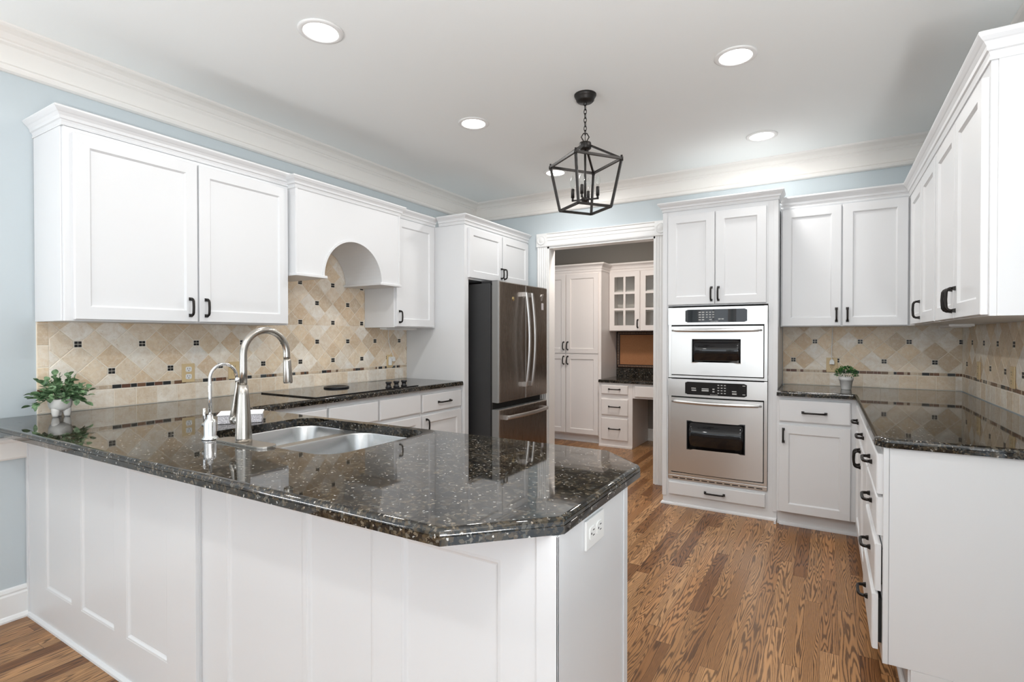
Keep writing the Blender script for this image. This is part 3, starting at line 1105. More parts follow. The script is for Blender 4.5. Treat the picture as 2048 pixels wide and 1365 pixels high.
lv.tube([(fx - 0.014, fy, CT + 0.05), (fx - 0.034, fy - 0.004, CT + 0.05)], 0.009, 14)
lv.tube([(fx - 0.029, fy - 0.003, CT + 0.052), (fx - 0.030, fy - 0.004, CT + 0.085), (fx - 0.031, fy - 0.004, CT + 0.108)], [0.0045, 0.0050, 0.0042], 10)
lv.build('lever', M['chrome'], t)

# ---- stack of paper left of the sink
t = thing('notepad', 'thick white notepad lying behind the faucets by the sink', 'notepad', (1.0, 0.16, CT))
ux, uy = 0.6, 0.8
def NP(a, b_, z):
    return (1.0 + ux * a - uy * b_, 0.085 + uy * a + ux * b_, CT + z)
n_ = MB().hexa([NP(0, 0, 0.0005), NP(.165, 0, 0.0005), NP(.165, .12, 0.0005), NP(0, .12, 0.0005), NP(0, 0, .034), NP(.165, 0, .034), NP(.165, .12, .034), NP(0, .12, .034)])
n_.build('pages', M['linked'], t, 0.002)
n_ = MB().hexa([NP(-.003, -.003, .034), NP(.168, -.003, .034), NP(.168, .123, .034), NP(-.003, .123, .034), NP(-.003, -.003, .040), NP(.168, -.003, .040), NP(.168, .123, .040), NP(-.003, .123, .040)])
n_.build('cover', M['paper'], t, 0.002)

# ---- cooktop
t = thing('cooktop', 'black glass electric cooktop set in the left granite counter', 'cooktop', (0.34, 1.343, CT))
MB().box(0.075, 0.596, 0.893, 1.793, CT + 0.0002, CT + 0.0075).build('glass_top', M['glassblk'], t, 0.002)
v_ = MB().lathe([(0.084, CT + 0.0076), (0.084, CT + 0.015), (0.080, CT + 0.019), (0.066, CT + 0.019), (0.062, CT + 0.014), (0.0005, CT + 0.014)], (0.245, 1.345, 0), 40)
for k in range(-4, 5):
    hw = math.sqrt(0.060 ** 2 - (k * 0.012) ** 2)
    v_.box(0.245 - hw, 0.245 + hw, 1.345 + k * 0.012 - 0.003, 1.345 + k * 0.012 + 0.003, CT + 0.014, CT + 0.0175)
v_.build('downdraft_vent', M['blackplastic'], t)
for ky in (1.536, 1.612, 1.690):
    kb = MB().lathe([(0.021, CT + 0.0076), (0.021, CT + 0.014), (0.016, CT + 0.017), (0.0155, CT + 0.034), (0.021, CT + 0.038), (0.021, CT + 0.046), (0.019, CT + 0.049), (0.0005, CT + 0.049)], (0.548, ky, 0), 22)
    kb.build('knob', M['blackplastic'], t)

# ------------------------------------------------------------------ left base cabinets
XB = 0.582
F = FX(XB)
def base_body(t, y0, y1, x0=0.002):
    MB().box(x0, XB, y0, y1, 0.10, CBZ - 0.0005).box(x0, XB - 0.07, y0, y1, 0.0, 0.10).build('body', CAB, t, 0.001)

t = thing('base_cabinet', 'white corner base cabinet left of the cooktop, mostly hidden by the peninsula', 'cabinet', (0, 0.7, 0), 'base cabinets under the cooktop counter')
base_body(t, 0.47, 0.978)
drawer(t, F, 0.56, 0.970, 0.715, 0.846)
door(t, F, 0.56, 0.970, 0.115, 0.690)
t = thing('base_cabinet', 'white base cabinet with two plain drawer fronts under the cooktop', 'cabinet', (0, 1.4, 0), 'base cabinets under the cooktop counter')
base_body(t, 0.980, 1.821)
drawer(t, F, 0.986, 1.388, 0.715, 0.848)
drawer(t, F, 1.403, 1.814, 0.715, 0.851)
for a, b_ in ((0.986, 1.388), (1.403, 1.814)):
    door(t, F, a, b_, 0.115, 0.690)
t = thing('base_cabinet', 'white base cabinet with one handled drawer beside the refrigerator panel', 'cabinet', (0, 2.07, 0), 'base cabinets under the cooktop counter')
base_body(t, 1.823, 2.318)
d_ = drawer(t, F, 1.832, 2.308, 0.712, 0.845)
handle(d_, F, 2.085, 0.775, 0.14, False)
d_ = door(t, F, 1.832, 2.308, 0.115, 0.690)
handle(d_, F, 1.872, 0.617, 0.084)

# ------------------------------------------------------------------ peninsula cabinet
t = thing('peninsula_cabinet', 'long white panelled peninsula base facing the viewer', 'cabinet', (1.4, 0, 0))
y1_, y2_ = -0.223, -0.203
XP = 2.690
def recess(b, F, u0, u1, v0, v1, panels, t0):
    """flat board with sunk, moulded rectangles"""
    rects = [[(a, c), (b2, c), (b2, d2), (a, d2)] for a, b2, c, d2 in panels]
    b.prism(F, [(u0, v0), (u1, v0), (u1, v1), (u0, v1)], -t0, 0, holes=rects)
    b.fbox(F, u0, u1, v0, v1, -t0 - 0.004, -t0)
    for a, b2, c, d2 in panels:
        def rg(k, w):
            return [F(a + k, c + k, w), F(b2 - k, c + k, w), F(b2 - k, d2 - k, w), F(a + k, d2 - k, w)]
        b.loops([rg(0, -0.0006), rg(0.006, -0.0015), rg(0.011, -0.006), rg(0.015, -0.0075)], cap0=False, cap1=True)
p_ = MB()
recess(p_, FNY(y1_), 0.022, 1.408, 0.0, CBZ - 0.001, [(0.206, 0.470, 0.165, 0.80), (0.560, 0.846, 0.165, 0.80), (0.942, 1.230, 0.165, 0.80)], 0.012)
p_.box(0.003, 0.022, y1_ - 0.006, y1_ + 0.02, 0, CBZ - 0.001)
p_.build('front_panel', CAB, t, 0.0008)
p_ = MB()
recess(p_, FNY(y2_), 1.4085, XP, 0.0, CBZ - 0.001, [(1.548, 1.912, 0.165, 0.80), (1.926, 2.180, 0.165, 0.80), (2.275, 2.555, 0.165, 0.80)], 0.012)
p_.box(XP - 0.045, XP + 0.004, y2_ - 0.005, y2_, 0, CBZ - 0.001)
p_.box(1.36, 1.4075, y1_ + 0.0165, y2_ + 0.012, 0, CBZ - 0.001)
p_.build('front_panel', CAB, t, 0.0008)
p_ = MB().box(XP - 0.018, XP, y2_ + 0.0165, 0.215, 0, CBZ - 0.001)
p_.box(XP, XP + 0.004, y2_ - 0.005, y2_ + 0.04, 0, CBZ - 0.001)
p_.box(XP, XP + 0.004, 0.190, 0.218, 0, CBZ - 0.001)
p_.build('end_panel', CAB, t, 0.001)
p_ = MB().box(0.60, 2.509, 0.407, 0.425, 0.10, CBZ - 0.001)
p_.box(0.60, 2.50, 0.37, 0.385, 0.0, 0.10)
p_.build('kitchen_side_panel', CAB, t, 0.001)
p_ = MB().prism(FZ(0), [(XP, 0.215), (XP - 0.018, 0.215), (2.510, 0.395), (2.510, 0.425), (2.530, 0.425)], 0.0, CBZ - 0.001)
p_.build('return_panel', CAB, t)
MB().molding([(0.003, y1_), (1.408, y1_), (1.408, y2_), (XP + 0.004, y2_ - 0.001)], [(0, 0), (0.012, 0), (0.011, 0.008), (0.006, 0.014), (0, 0.016)], side=-1).build('shoe_molding', CAB, t)

# ------------------------------------------------------------------ oven tower
OX0, OX1, OYF = 2.074, 2.857, 2.900
F = FNY(OYF)
t = thing('oven_cabinet', 'tall white cabinet tower housing the two wall ovens', 'cabinet', (2.46, 3.1, 0))
b = MB()
b.box(OX0, 2.113, OYF, D - 0.002, 0.10, 2.22)
b.box(2.799, OX1, OYF, D - 0.002, 0.10, 2.22)
b.box(2.113, 2.799, OYF, D - 0.002, 1.503, 2.22)
b.box(2.113, 2.799, OYF, D - 0.002, 0.06, 0.198)
b.box(2.113, 2.799, D - 0.03, D - 0.002, 0.198, 1.503)
b.box(OX0, OX1, OYF + 0.002, D - 0.002, 0.0, 0.10)
b.build('body', CAB, t, 0.001)
MB().fbox(F, OX0 - 0.003, OX0 + 0.03, 0.065, 2.215, 0, 0.006).fbox(F, OX1 - 0.028, OX1 + 0.002, 0.065, 2.215, 0, 0.006).build('stile', CAB, t, 0.001)
for a, b_, hu in ((2.114, 2.4465, 2.426), (2.4535, 2.786, 2.474)):
    d_ = door(t, F, a, b_, 1.513, 2.182, fr=0.058)
    handle(d_, F, hu, 1.586, 0.092)
d_ = drawer(t, F, 2.122, 2.786, 0.083, 0.180)
handle(d_, F, 2.452, 0.131, 0.13, False)
MB().molding([(OX0 - 0.002, D - 0.002), (OX0 - 0.002, OYF - 0.006), (OX1 + 0.002, OYF - 0.006), (OX1 + 0.002, 3.035)], crown_prof(2.218, 2.285, 0.036), side=-1).build('crown_molding', CAB, t)
MB().molding([(OX0 - 0.001, D - 0.002), (OX0 - 0.001, OYF + 0.001), (OX1, OYF + 0.001), (OX1, 2.83)], [(0, 0), (0.014, 0), (0.013, 0.010), (0.007, 0.017), (0, 0.020)], side=-1).build('shoe_molding', CAB, t)


def oven(name, label, z0, z1, pz0, pz1, dz0, dz1, win, kind, vent=None):
    """wall oven: z0..z1 trim, pz panel, dz door, win (u0,u1,v0,v1)"""
    t = thing(name, label, 'oven', (2.456, 3.1, z0), 'built-in ovens in the tower')
    FA = FNY(OYF)
    MB().box(2.150, 2.765, OYF + 0.004, 3.33, z0 + 0.012, z1 - 0.012).build('body', M['blackplastic'], t)
    fr = MB()
    fr.fbox(FA, 2.117, 2.139, z0, z1, 0, 0.010).fbox(FA, 2.775, 2.797, z0, z1, 0, 0.010)
    fr.fbox(FA, 2.139, 2.775, z0, z0 + 0.018, 0, 0.010)
    fr.build('trim_frame', M['steel'], t, 0.001)
    MB().fbox(FA, 2.139, 2.775, z0 + 0.018, pz0, 0, 0.004).build('recess', M['shadow_gap'], t)
    # control panel with a bowed steel face
    cp = MB()
    n = 24
    L = []
    for i in range(n + 1):
        u = 2.118 + (2.796 - 2.118) * i / n
        w = 0.022 + 0.016 * math.sin(math.pi * i / n)
        L.append([FA(u, pz0, 0), FA(u, pz0, w), FA(u, pz1, w), FA(u, pz1, 0)])
    cp.loops(L, False)
    panel = cp.build('control_panel', M['steel'], t)
    def wob(u):
        return 0.022 + 0.016 * math.sin(math.pi * (u - 2.118) / (2.796 - 2.118))
    def curved(name, u0, u1, v0, v1, h, mt, parent, rad=0.008, base=-0.002):
        m = MB()
        P = rrect(u0, u1, v0, v1, rad, 4)
        # split long runs so that the glass follows the bow
        Q = []
        for i, p in enumerate(P):
            q = P[(i + 1) % len(P)]
            k = max(1, int(abs(q[0] - p[0]) / 0.03))
            Q += [(p[0] + (q[0] - p[0]) * s / k, p[1] + (q[1] - p[1]) * s / k) for s in range(k)]
        cols = sorted(set(round(p[0], 5) for p in Q))
        m.loops([[FA(u, v, wob(u) + w) for u, v in Q] for w in (base, h)], False, True, False, False)
        # front face as strips between matching columns
        top = []
        for u in [u0 + (u1 - u0) * s / 24 for s in range(25)]:
            dx = 0
            if u < u0 + rad:
                dx = rad - math.sqrt(max(0, rad ** 2 - (u0 + rad - u) ** 2))
            elif u > u1 - rad:
                dx = rad - math.sqrt(max(0, rad ** 2 - (u - u1 + rad) ** 2))
            top.append((FA(u, v0 + dx, wob(u) + h), FA(u, v1 - dx, wob(u) + h)))
        V = [p for q in top for p in q]
        m.add(V, [(2 * i, 2 * i + 2, 2 * i + 3, 2 * i + 1) for i in range(24)])
        return m.build(name, mt, parent)
    pc = (pz0 + pz1) / 2
    gl = curved('display_glass', 2.246, 2.668, pc - 0.047, pc + 0.047, 0.003, M['glassblk'], panel)
    def dash(u0, u1, v0, v1):
        w = wob((u0 + u1) / 2) + 0.0034
        MB().fbox(FA, u0, u1, v0, v1, w - 0.0006, w).build('button', M['mark'], panel)
    if kind == 'upper':
        for r_ in range(4):
            for cc in range(2):
                u = 2.342 + cc * 0.023
                v = pc + 0.026 - r_ * 0.018
                dash(u, u + 0.016, v - 0.004, v + 0.004)
        for r_ in range(3):
            for cc in range(3):
                u = 2.393 + cc * 0.022
                v = pc + 0.026 - r_ * 0.018
                dash(u, u + 0.013, v - 0.003, v + 0.003)
        dash(2.416, 2.434, pc - 0.030, pc - 0.024)
        for cc in range(2):
            dash(2.478 + cc * 0.021, 2.494 + cc * 0.021, pc - 0.028, pc - 0.021)
    else:
        dash(2.291, 2.338, pc - 0.002, pc + 0.004); dash(2.293, 2.340, pc - 0.018, pc - 0.010)
        dash(2.365, 2.418, pc - 0.003, pc + 0.003); dash(2.365, 2.418, pc - 0.018, pc - 0.008)
        dash(2.440, 2.454, pc - 0.004, pc + 0.004); dash(2.440, 2.454, pc - 0.022, pc - 0.014)
        for r_ in range(4):
            for cc in range(3):
                u = 2.474 + cc * 0.022
                v = pc + 0.030 - r_ * 0.019
                dash(u, u + 0.012, v - 0.003, v + 0.003)
        dash(2.563, 2.600, pc - 0.014, pc - 0.007); dash(2.563, 2.602, pc - 0.032, pc - 0.022)
        dash(2.636, 2.658, pc + 0.030, pc + 0.035); dash(2.636, 2.658, pc - 0.032, pc - 0.027)
    tx = bpy.data.curves.new('logo', 'FONT')
    tx.body = 'KitchenAid'
    tx.size = 0.0115
    tx.extrude = 0.0002
    to = bpy.data.objects.new('lettering_source', tx)
    COL.objects.link(to)
    bpy.context.view_layer.update()
    lm = bpy.data.meshes.new_from_object(to.evaluated_get(bpy.context.evaluated_depsgraph_get()))
    bpy.data.objects.remove(to)
    lm.materials.clear()
    lm.materials.append(M['mark'])
    lo = bpy.data.objects.new('brand_lettering', lm)
    COL.objects.link(lo)
    lo.parent = panel
    lo.rotation_euler = (R(90), 0, 0)
    lu = 2.425
    lo.location = Vector((lu, OYF - wob(lu + 0.025) - 0.0036, pc - 0.044)) - Vector(panel['_org'])
    # door
    db = MB()
    n = 24
    du0, du1 = 2.143, 2.771
    def dw(u):
        return 0.026 + 0.016 * math.sin(math.pi * (u - du0) / (du1 - du0))
    u0, u1, v0, v1 = win
    Us = sorted(set([du0 + (du1 - du0) * i / n for i in range(n + 1)] + [u0, u1]))
    Vs = [dz0, v0, v1, dz1]
    for i in range(len(Us) - 1):
        for j in range(3):
            a, b2 = Us[i], Us[i + 1]
            if j == 1 and a >= u0 - 1e-6 and b2 <= u1 + 1e-6:
                continue
            db.add([FA(a, Vs[j], dw(a)), FA(b2, Vs[j], dw(b2)), FA(b2, Vs[j + 1], dw(b2)), FA(a, Vs[j + 1], dw(a))], [(0, 1, 2, 3)], False)
    ed = [(u, dz0) for u in Us] + [(u, dz1) for u in reversed(Us)]
    db.loops([[FA(u, v, dw(u) if w else 0.006) for u, v in ed] for w in (0, 1)], False, True, True, False)
    dr_ = db.build('door', M['steel'], t, normals=False)
    bm_ = bmesh.new(); bm_.from_mesh(dr_.data)
    bmesh.ops.remove_doubles(bm_, verts=bm_.verts, dist=1e-5)
    bmesh.ops.recalc_face_normals(bm_, faces=bm_.faces)
    bm_.to_mesh(dr_.data); bm_.free()
    gw = MB()
    n2 = 14
    L = []
    for i in range(n2 + 1):
        u = u0 + (u1 - u0) * i / n2
        L.append([FA(u, v0, dw(u) - 0.008), FA(u, v0, dw(u) - 0.0012), FA(u, v1, dw(u) - 0.0012), FA(u, v1, dw(u) - 0.008)])
    gw.loops(L, True)
    gw.build('window_glass', M['glassblk'], dr_)
    wf = MB()
    wf.molding([(u0, v0), (u1, v0), (u1, v1), (u0, v1)], [(0, 0), (0.006, 0.0), (0.006, 0.002), (0, 0.003)], side=-1, closed=True, F=lambda u, v, w: FA(u, v, dw(min(max(u, u0), u1)) + w - 0.0005))
    wf.build('window_frame', M['blackplastic'] if kind == 'lower' else M['steel'], dr_)
    hz = dz1 - 0.030
    hp_ = []
    rad_ = []
    for i in range(25):
        s = i / 24
        u = 2.150 + (2.764 - 2.150) * s
        hp_.append(FA(u, hz, dw(u) + 0.012 + 0.026 * math.sin(math.pi * s) ** 0.7))
        rad_.append(0.0135 * (0.45 + 0.55 * math.sin(math.pi * s) ** 0.35))
    hh = MB().tube(hp_, rad_, 14, up=(0, 0, 1))
    for u in (2.175, 2.739):
        hh.fbox(FA, u - 0.012, u + 0.012, hz - 0.008, hz + 0.008, dw(u) - 0.001, dw(u) + 0.022)
    hh.build('handle', M['steel_handle'], dr_)
    if vent:
        vb = MB().fbox(FA, 2.117, 2.797, vent[0], vent[1], 0.0, 0.012)
        vo = vb.build('vent_strip', M['steel'], t, 0.002)
        for i in range(12):
            u = 2.150 + i * 0.0525
            MB().fbox(FA, u, u + 0.040, vent[0] + 0.008, vent[0] + 0.015, 0.0118, 0.0128).build('vent_slot', M['shadow_gap'], vo)
    return t


oven('wall_oven', 'upper stainless steel oven with the smaller window and open silver control strip', 0.966, 1.492, 1.362, 1.490, 0.992, 1.350, (2.296, 2.628, 1.087, 1.257), 'upper')
oven('wall_oven', 'lower stainless steel oven with the larger dark window, above the drawer', 0.232, 0.960, 0.830, 0.958, 0.262, 0.820, (2.264, 2.652, 0.444, 0.648), 'lower', (0.200, 0.230))

# ------------------------------------------------------------------ back base cabinet
BYF = 2.812
F = FNY(BYF)
t = thing('base_cabinet', 'white one-drawer base cabinet right of the oven tower', 'cabinet', (3.08, 3.1, 0), 'base cabinets in the right corner')
MB().box(2.862, 3.33, BYF, D - 0.002, 0.10, CBZ - 0.0005).box(2.862, 3.395, BYF + 0.05, D - 0.002, 0.0, 0.10).build('body', CAB, t, 0.001)
d_ = drawer(t, F, 2.876, 3.280, 0.710, 0.856)
handle(d_, F, 3.080, 0.776, 0.13, False)
d_ = door(t, F, 2.876, 3.280, 0.105, 0.688)
handle(d_, F, 2.902, 0.616, 0.084)
MB().molding([(2.875, BYF + 0.049), (3.395, BYF + 0.049)], [(0, 0), (0.014, 0), (0.013, 0.010), (0.007, 0.017), (0, 0.020)], side=-1).build('shoe_molding', CAB, t)

# ------------------------------------------------------------------ right base run
RXF = 3.326
F = FNX(RXF)
t = thing('base_cabinet', 'white base cabinet with a door pair and two drawers in the right corner run', 'cabinet', (3.6, 2.2, 0), 'base cabinets in the right corner')
MB().box(RXF, W - 0.002, 1.712, 2.808, 0.10, CBZ - 0.0005).box(RXF + 0.075, W - 0.002, 1.712, 2.808, 0, 0.10).build('body', CAB, t, 0.001)
for a, b_ in ((1.722, 2.232), (2.240, 2.740)):
    d_ = drawer(t, F, a, b_, 0.716, 0.852)
    handle(d_, F, (a + b_) / 2, 0.782, 0.11, False)
    d_ = door(t, F, a, b_, 0.112, 0.692)
    handle(d_, F, 2.205 if a < 2 else 2.267, 0.620, 0.084)
MB().molding([(RXF + 0.074, 2.8), (RXF + 0.074, 1.16)], [(0, 0), (0.014, 0), (0.013, 0.010), (0.007, 0.017), (0, 0.020)], side=-1).build('shoe_molding', CAB, t)
t = thing('base_cabinet', 'white four-drawer base cabinet with plain end panel facing the viewer', 'cabinet', (3.6, 1.43, 0), 'base cabinets in the right corner')
b = MB().box(RXF, W - 0.002, 1.160, 1.710, 0.10, CBZ - 0.0005).box(RXF + 0.075, W - 0.002, 1.166, 1.710, 0, 0.10)
b.build('body', CAB, t, 0.001)
MB().box(RXF + 0.0175, W - 0.002, 1.153, 1.160, 0.102, CBZ - 0.001).box(RXF, RXF + 0.0165, 1.151, 1.160, 0.102, CBZ - 0.001).box(RXF + 0.082, W - 0.002, 1.153, 1.166, 0, 0.1015).build('end_panel', CAB, t, 0.001)
for v0, v1, pull, tilt in ((0.706, 0.852, 0.0, 0), (0.556, 0.694, 0.0, 0), (0.352, 0.522, 0.004, 0), (0.138, 0.338, 0.012, 0)):
    FF = FNX(RXF - pull)
    d_ = drawer(t, FF, 1.172, 1.704, v0, v1)
    if pull:
        bx = MB().box(RXF - pull + 0.0002, RXF + 0.0, 1.185, 1.69, v0 + 0.02, v1 - 0.02)  # near-black slab, gap shade put in behind the pulled-out drawer
        bx.build('drawer_gap_shade', M['shadow_gap'], d_)
    handle(d_, FF, 1.438, (v0 + v1) / 2, 0.11, False)

# ------------------------------------------------------------------ right upper cabinets
BUF = 3.082
F = FNY(BUF)
t = thing('wall_cabinet', 'white two-door wall cabinet right of the oven tower', 'cabinet', (3.2, 3.2, UB))
MB().box(2.862, 3.605, BUF, D - 0.009, UB, 2.185).build('body', CAB, t, 0.001)
for a, b_, hu in ((2.872, 3.229, 3.203), (3.238, 3.594, 3.266)):
    d_ = door(t, F, a, b_, 1.350, 2.172)
    handle(d_, F, hu, 1.424, 0.084)
MB().molding([(2.862, BUF), (3.6035, BUF)], crown_prof(2.182, 2.262), side=-1).build('crown_molding', CAB, t)
RUF = 3.604
F = FNX(RUF)
for (y0, y1, dd, lab) in ((2.015, 3.080, ((2.030, 2.437, None), (2.447, 2.850, 2.475)), 'white wall cabinet in the right corner with a single visible pull'),
                          (1.130, 2.013, ((1.146, 1.567, 1.538), (1.579, 1.998, 1.606)), 'white two-door wall cabinet at the right edge with paired pulls')):
    t = thing('wall_cabinet', lab, 'cabinet', (3.76, (y0 + y1) / 2, UB))
    b = MB().box(RUF, W - 0.009, y0, y1, UB, 2.185)
    if y0 < 1.5:
        b.box(RUF + 0.018, W - 0.009, y0 - 0.006, y0, UB, 2.185)
    b.build('body', CAB, t, 0.001)
    for a, b_, hu in dd:
        d_ = door(t, F, a, b_, 1.350, 2.130)
        if hu:
            handle(d_, F, hu, 1.424, 0.088)
    path = [(RUF, y1 if y1 < 3 else BUF), (RUF, y0 - 0.004)] + ([(W - 0.009, y0 - 0.004)] if y0 < 1.5 else [])
    MB().molding(path, crown_prof(2.175, 2.262), side=-1).build('crown_molding', CAB, t)

# ------------------------------------------------------------------ outlets, cords
def outlet(F, u, v, label, mplate, mface, horiz=False, grp='electrical outlets', ww=0.070, hh=0.106, w0=0.007, switch=False):
    t = thing('electrical_outlet', label, 'outlet', F(u, v, w0), grp)
    a, b_ = (hh, ww) if horiz else (ww, hh)
    MB().fbox(F, u - a / 2, u + a / 2, v - b_ / 2, v + b_ / 2, w0, w0 + 0.006).build('cover_plate', mplate, t, 0.002)
    for s in (-1, 1):
        du, dv = (s * 0.021, 0) if horiz else (0, s * 0.021)
        o = MB().prism(F, [(u + du + p[0], v + dv + p[1]) for p in rrect(-0.0165, 0.0165, -0.0145, 0.0145, 0.008, 4)], w0 + 0.006, w0 + 0.008).build('socket', mface, t)
        k = MB()
        for q in (-0.006, 0.006):
            if horiz:
                k.fbox(F, u + du + 0.0, u + du + 0.009, v + dv + q - 0.001, v + dv + q + 0.001, w0 + 0.0078, w0 + 0.0084)
            else:
                k.fbox(F, u + du + q - 0.001, u + du + q + 0.001, v + dv - 0.001, v + dv + 0.008, w0 + 0.0078, w0 + 0.0084)
        if horiz:
            k.flathe(F, [(0.0025, w0 + 0.0078), (0.0025, w0 + 0.0084)], u + du - 0.008, v + dv, 10)
        else:
            k.flathe(F, [(0.0025, w0 + 0.0078), (0.0025, w0 + 0.0084)], u + du, v + dv - 0.008, 10)
        k.build('slots', M['slot'], o)
    MB().flathe(F, [(0.003, w0 + 0.006), (0.0028, w0 + 0.0075), (0.0005, w0 + 0.0078)], u, v, 10).build('screw', mplate, t)
    return t


outlet(FX(0), 0.486, 1.068, 'almond outlet with white sockets on the tile left of the faucets', M['almond'], M['whiteplastic'])
outlet(FX(0), 0.756, 1.068, 'almond outlet on the tile directly behind the faucet lever', M['almond'], M['almond'])
outlet(FX(0), 2.105, 1.070, 'outlet with two white plugs beneath the narrow wall cabinet', M['almond'], M['whiteplastic'])
outlet(FNY(D), 3.180, 1.067, 'almond outlet behind the small white-potted plant with a cord plugged in', M['almond'], M['almond'])
outlet(FNX(W), 2.902, 1.076, 'almond outlet on the right tiled wall nearest the corner', M['almond'], M['almond'])
outlet(FNX(W), 2.245, 1.080, 'almond outlet on the right tiled wall nearest the frame edge', M['almond'], M['almond'])
outlet(FX(XP), -0.014, 0.834, 'white horizontal outlet on the peninsula end panel', M['whiteplastic'], M['whiteplastic'], True, w0=0.0, ww=0.066, hh=0.108)


def cord(label, F, plug, top, mid, ub, grp):
    t = thing('power_cord', label, 'cord', F(plug[0], plug[1], 0.02), grp)
    p = MB()
    u, v = plug
    p.loops([[F(u + a * s, v + b2, w) for a, w in ((-1, 0.0155), (1, 0.0155), (1, 0.040), (-1, 0.040))] for s, b2 in ((0.016, -0.018), (0.015, 0.004), (0.007, 0.019))])
    p.build('plug', M['whiteplastic'], t, 0.002)
    pts = [F(u, v + 0.017, 0.030)] + [F(*q) for q in mid] + [F(*top)]
    # smooth by subdivision
    P = [Vector(q) for q in pts]
    for _ in range(2):
        N = [P[0]]
        for a, b2 in zip(P, P[1:]):
            N += [a * .75 + b2 * .25, a * .25 + b2 * .75]
        N.append(P[-1])
        P = N
    MB().tube([tuple(q) for q in P], 0.0026, 8).build('cable', M['whiteplastic'], t)
    return t


cord('white cord hanging from the narrow wall cabinet to its outlet', FX(0), (2.126, 1.086), (2.070, UB - 0.001, 0.03), [(2.122, 1.13, 0.026), (2.098, 1.19, 0.018), (2.078, 1.26, 0.02)], UB, 'under-cabinet light cords')
o = MB().fbox(FX(0), 2.082, 2.104, 1.036, 1.066 + 0.030, 0.0155, 0.038).build('plug_adapter', M['whiteplastic'], None, 0.002, org=(0.02, 2.09, 1.04))
tag(o, 'small white plug adapter in the outlet beside the hanging cord', 'plug')
cord('white cord running up the tile above the small potted plant', FNY(D), (3.180, 1.090), (3.184, UB - 0.001, 0.03), [(3.178, 1.16, 0.018), (3.181, 1.25, 0.014)], UB, 'under-cabinet light cords')
for (F, u, v, w0, w1, lab) in ((None, (3.72, 3.83), (2.55, 2.90), 0, 0, 'slim white light bar under the right corner wall cabinet'), (None, (0.10, 0.18), (1.90, 2.25), 0, 0, 'slim white light bar under the narrow wall cabinet')):
    t = thing('under_cabinet_light', lab, 'light', (sum(u) / 2, sum(v) / 2, UB - 0.02), 'under-cabinet light bars')
    MB().box(u[0], u[1], v[0], v[1], UB - 0.014, UB).build('housing', M['whiteplastic'], t, 0.003)
    MB().box(u[0] + 0.01, u[1] - 0.01, v[0] + 0.02, v[1] - 0.02, UB - 0.018, UB - 0.014).build('lens', M['paper'], t, 0.002)

# ------------------------------------------------------------------ ceiling lights
LIGHTS = [(1.205, 0.440, 'recessed ceiling light above the sink end of the peninsula, large disc at upper left'),
          (1.205, 1.622, 'recessed ceiling light above the space before the range hood'),
          (1.205, 2.802, 'recessed ceiling light in front of the refrigerator, behind the pendant lantern'),
          (2.762, 1.615, 'recessed ceiling light large disc at upper right, before the oven tower'),
          (2.762, 2.800, 'recessed ceiling light directly before the oven tower crown'),
          (2.762, 0.440, 'unseen recessed ceiling light over the peninsula end, added for light balance'),  # out of view; continues the lamp grid, added for light balance
          (1.205, -1.60, 'recessed ceiling light in the breakfast area by the left wall'),
          (2.762, -1.60, 'recessed ceiling light in the breakfast area by the right wall')]
for x, y, lab in LIGHTS:
    t = thing('ceiling_light', lab, 'ceiling light', (x, y, H), 'recessed ceiling lights')
    MB().lathe([(0.074, H - 0.0005), (0.098, H - 0.0005), (0.098, H - 0.004), (0.090, H - 0.007), (0.078, H - 0.008), (0.074, H - 0.006), (0.074, H - 0.0005)], (x, y, 0), 40).build('trim_ring', M['casing'], t)
    MB().lathe([(0.074, H - 0.0015), (0.074, H - 0.0045), (0.05, H - 0.006), (0.0005, H - 0.0065)], (x, y, 0), 40).build('lens', M['lamp'], t)
    l = bpy.data.lights.new('downlight', 'AREA')
    l.shape = 'DISK'
    l.size = 0.15
    l.energy = CAN_POWER
    l.color = CAN_COLOR
    lo = bpy.data.objects.new('downlight', l)
    COL.objects.link(lo)
    lo.location = (x, y, H - 0.012)

l = bpy.data.lights.new('pantry_light', 'AREA')
l.shape = 'DISK'
l.size = 0.3
l.energy = PANTRY_POWER
l.color = (1.0, 0.86, 0.76)
lo = bpy.data.objects.new('pantry_light', l)
COL.objects.link(lo)
lo.location = (1.30, 3.78, H - 0.06)
t = thing('ceiling_fixture', 'flush ceiling fixture inside the pantry, out of view above the doorway', 'ceiling light', (1.30, 3.78, H))
MB().lathe([(0.17, H), (0.17, H - 0.03), (0.15, H - 0.05), (0.0005, H - 0.055)], (1.30, 3.78, 0), 32).build('shade', M['lamp'], t)

# ------------------------------------------------------------------ pendant lantern
px, py = 1.973, 1.622
t = thing('pendant_lantern', 'black open-cage lantern pendant with four unlit candle bulbs', 'pendant light', (px, py, 1.99))
IR = M['black_iron']
MB().lathe([(0.062, H), (0.062, H - 0.006), (0.056, H - 0.018), (0.052, H - 0.022), (0.050, H - 0.034), (0.042, H - 0.042), (0.0005, H - 0.044)], (px, py, 0), 32).build('canopy', IR, t)
ch = MB()
ch.tube([(px + 0.009 * math.cos(a), py, H - 0.052 + 0.010 * math.sin(a)) for a in [2 * math.pi * k / 12 for k in range(12)]], 0.0025, 6, closed=True)
z = H - 0.060
i = 0
while z > 2.430:
    pts = []
    for k in range(14):
        a = 2 * math.pi * k / 14
        ox, oz = 0.0075 * math.cos(a), 0.0155 * math.sin(a)
        pts.append((px + (ox if i % 2 else 0), py + (0 if i % 2 else ox), z - 0.012 + oz))
    ch.tube(pts, 0.0022, 6, closed=True)
    z -= 0.0235
    i += 1
ch.build('chain', IR, t)
lp = MB()
A0 = R(9.0)
ex = (math.cos(R(31)), math.sin(R(31)))
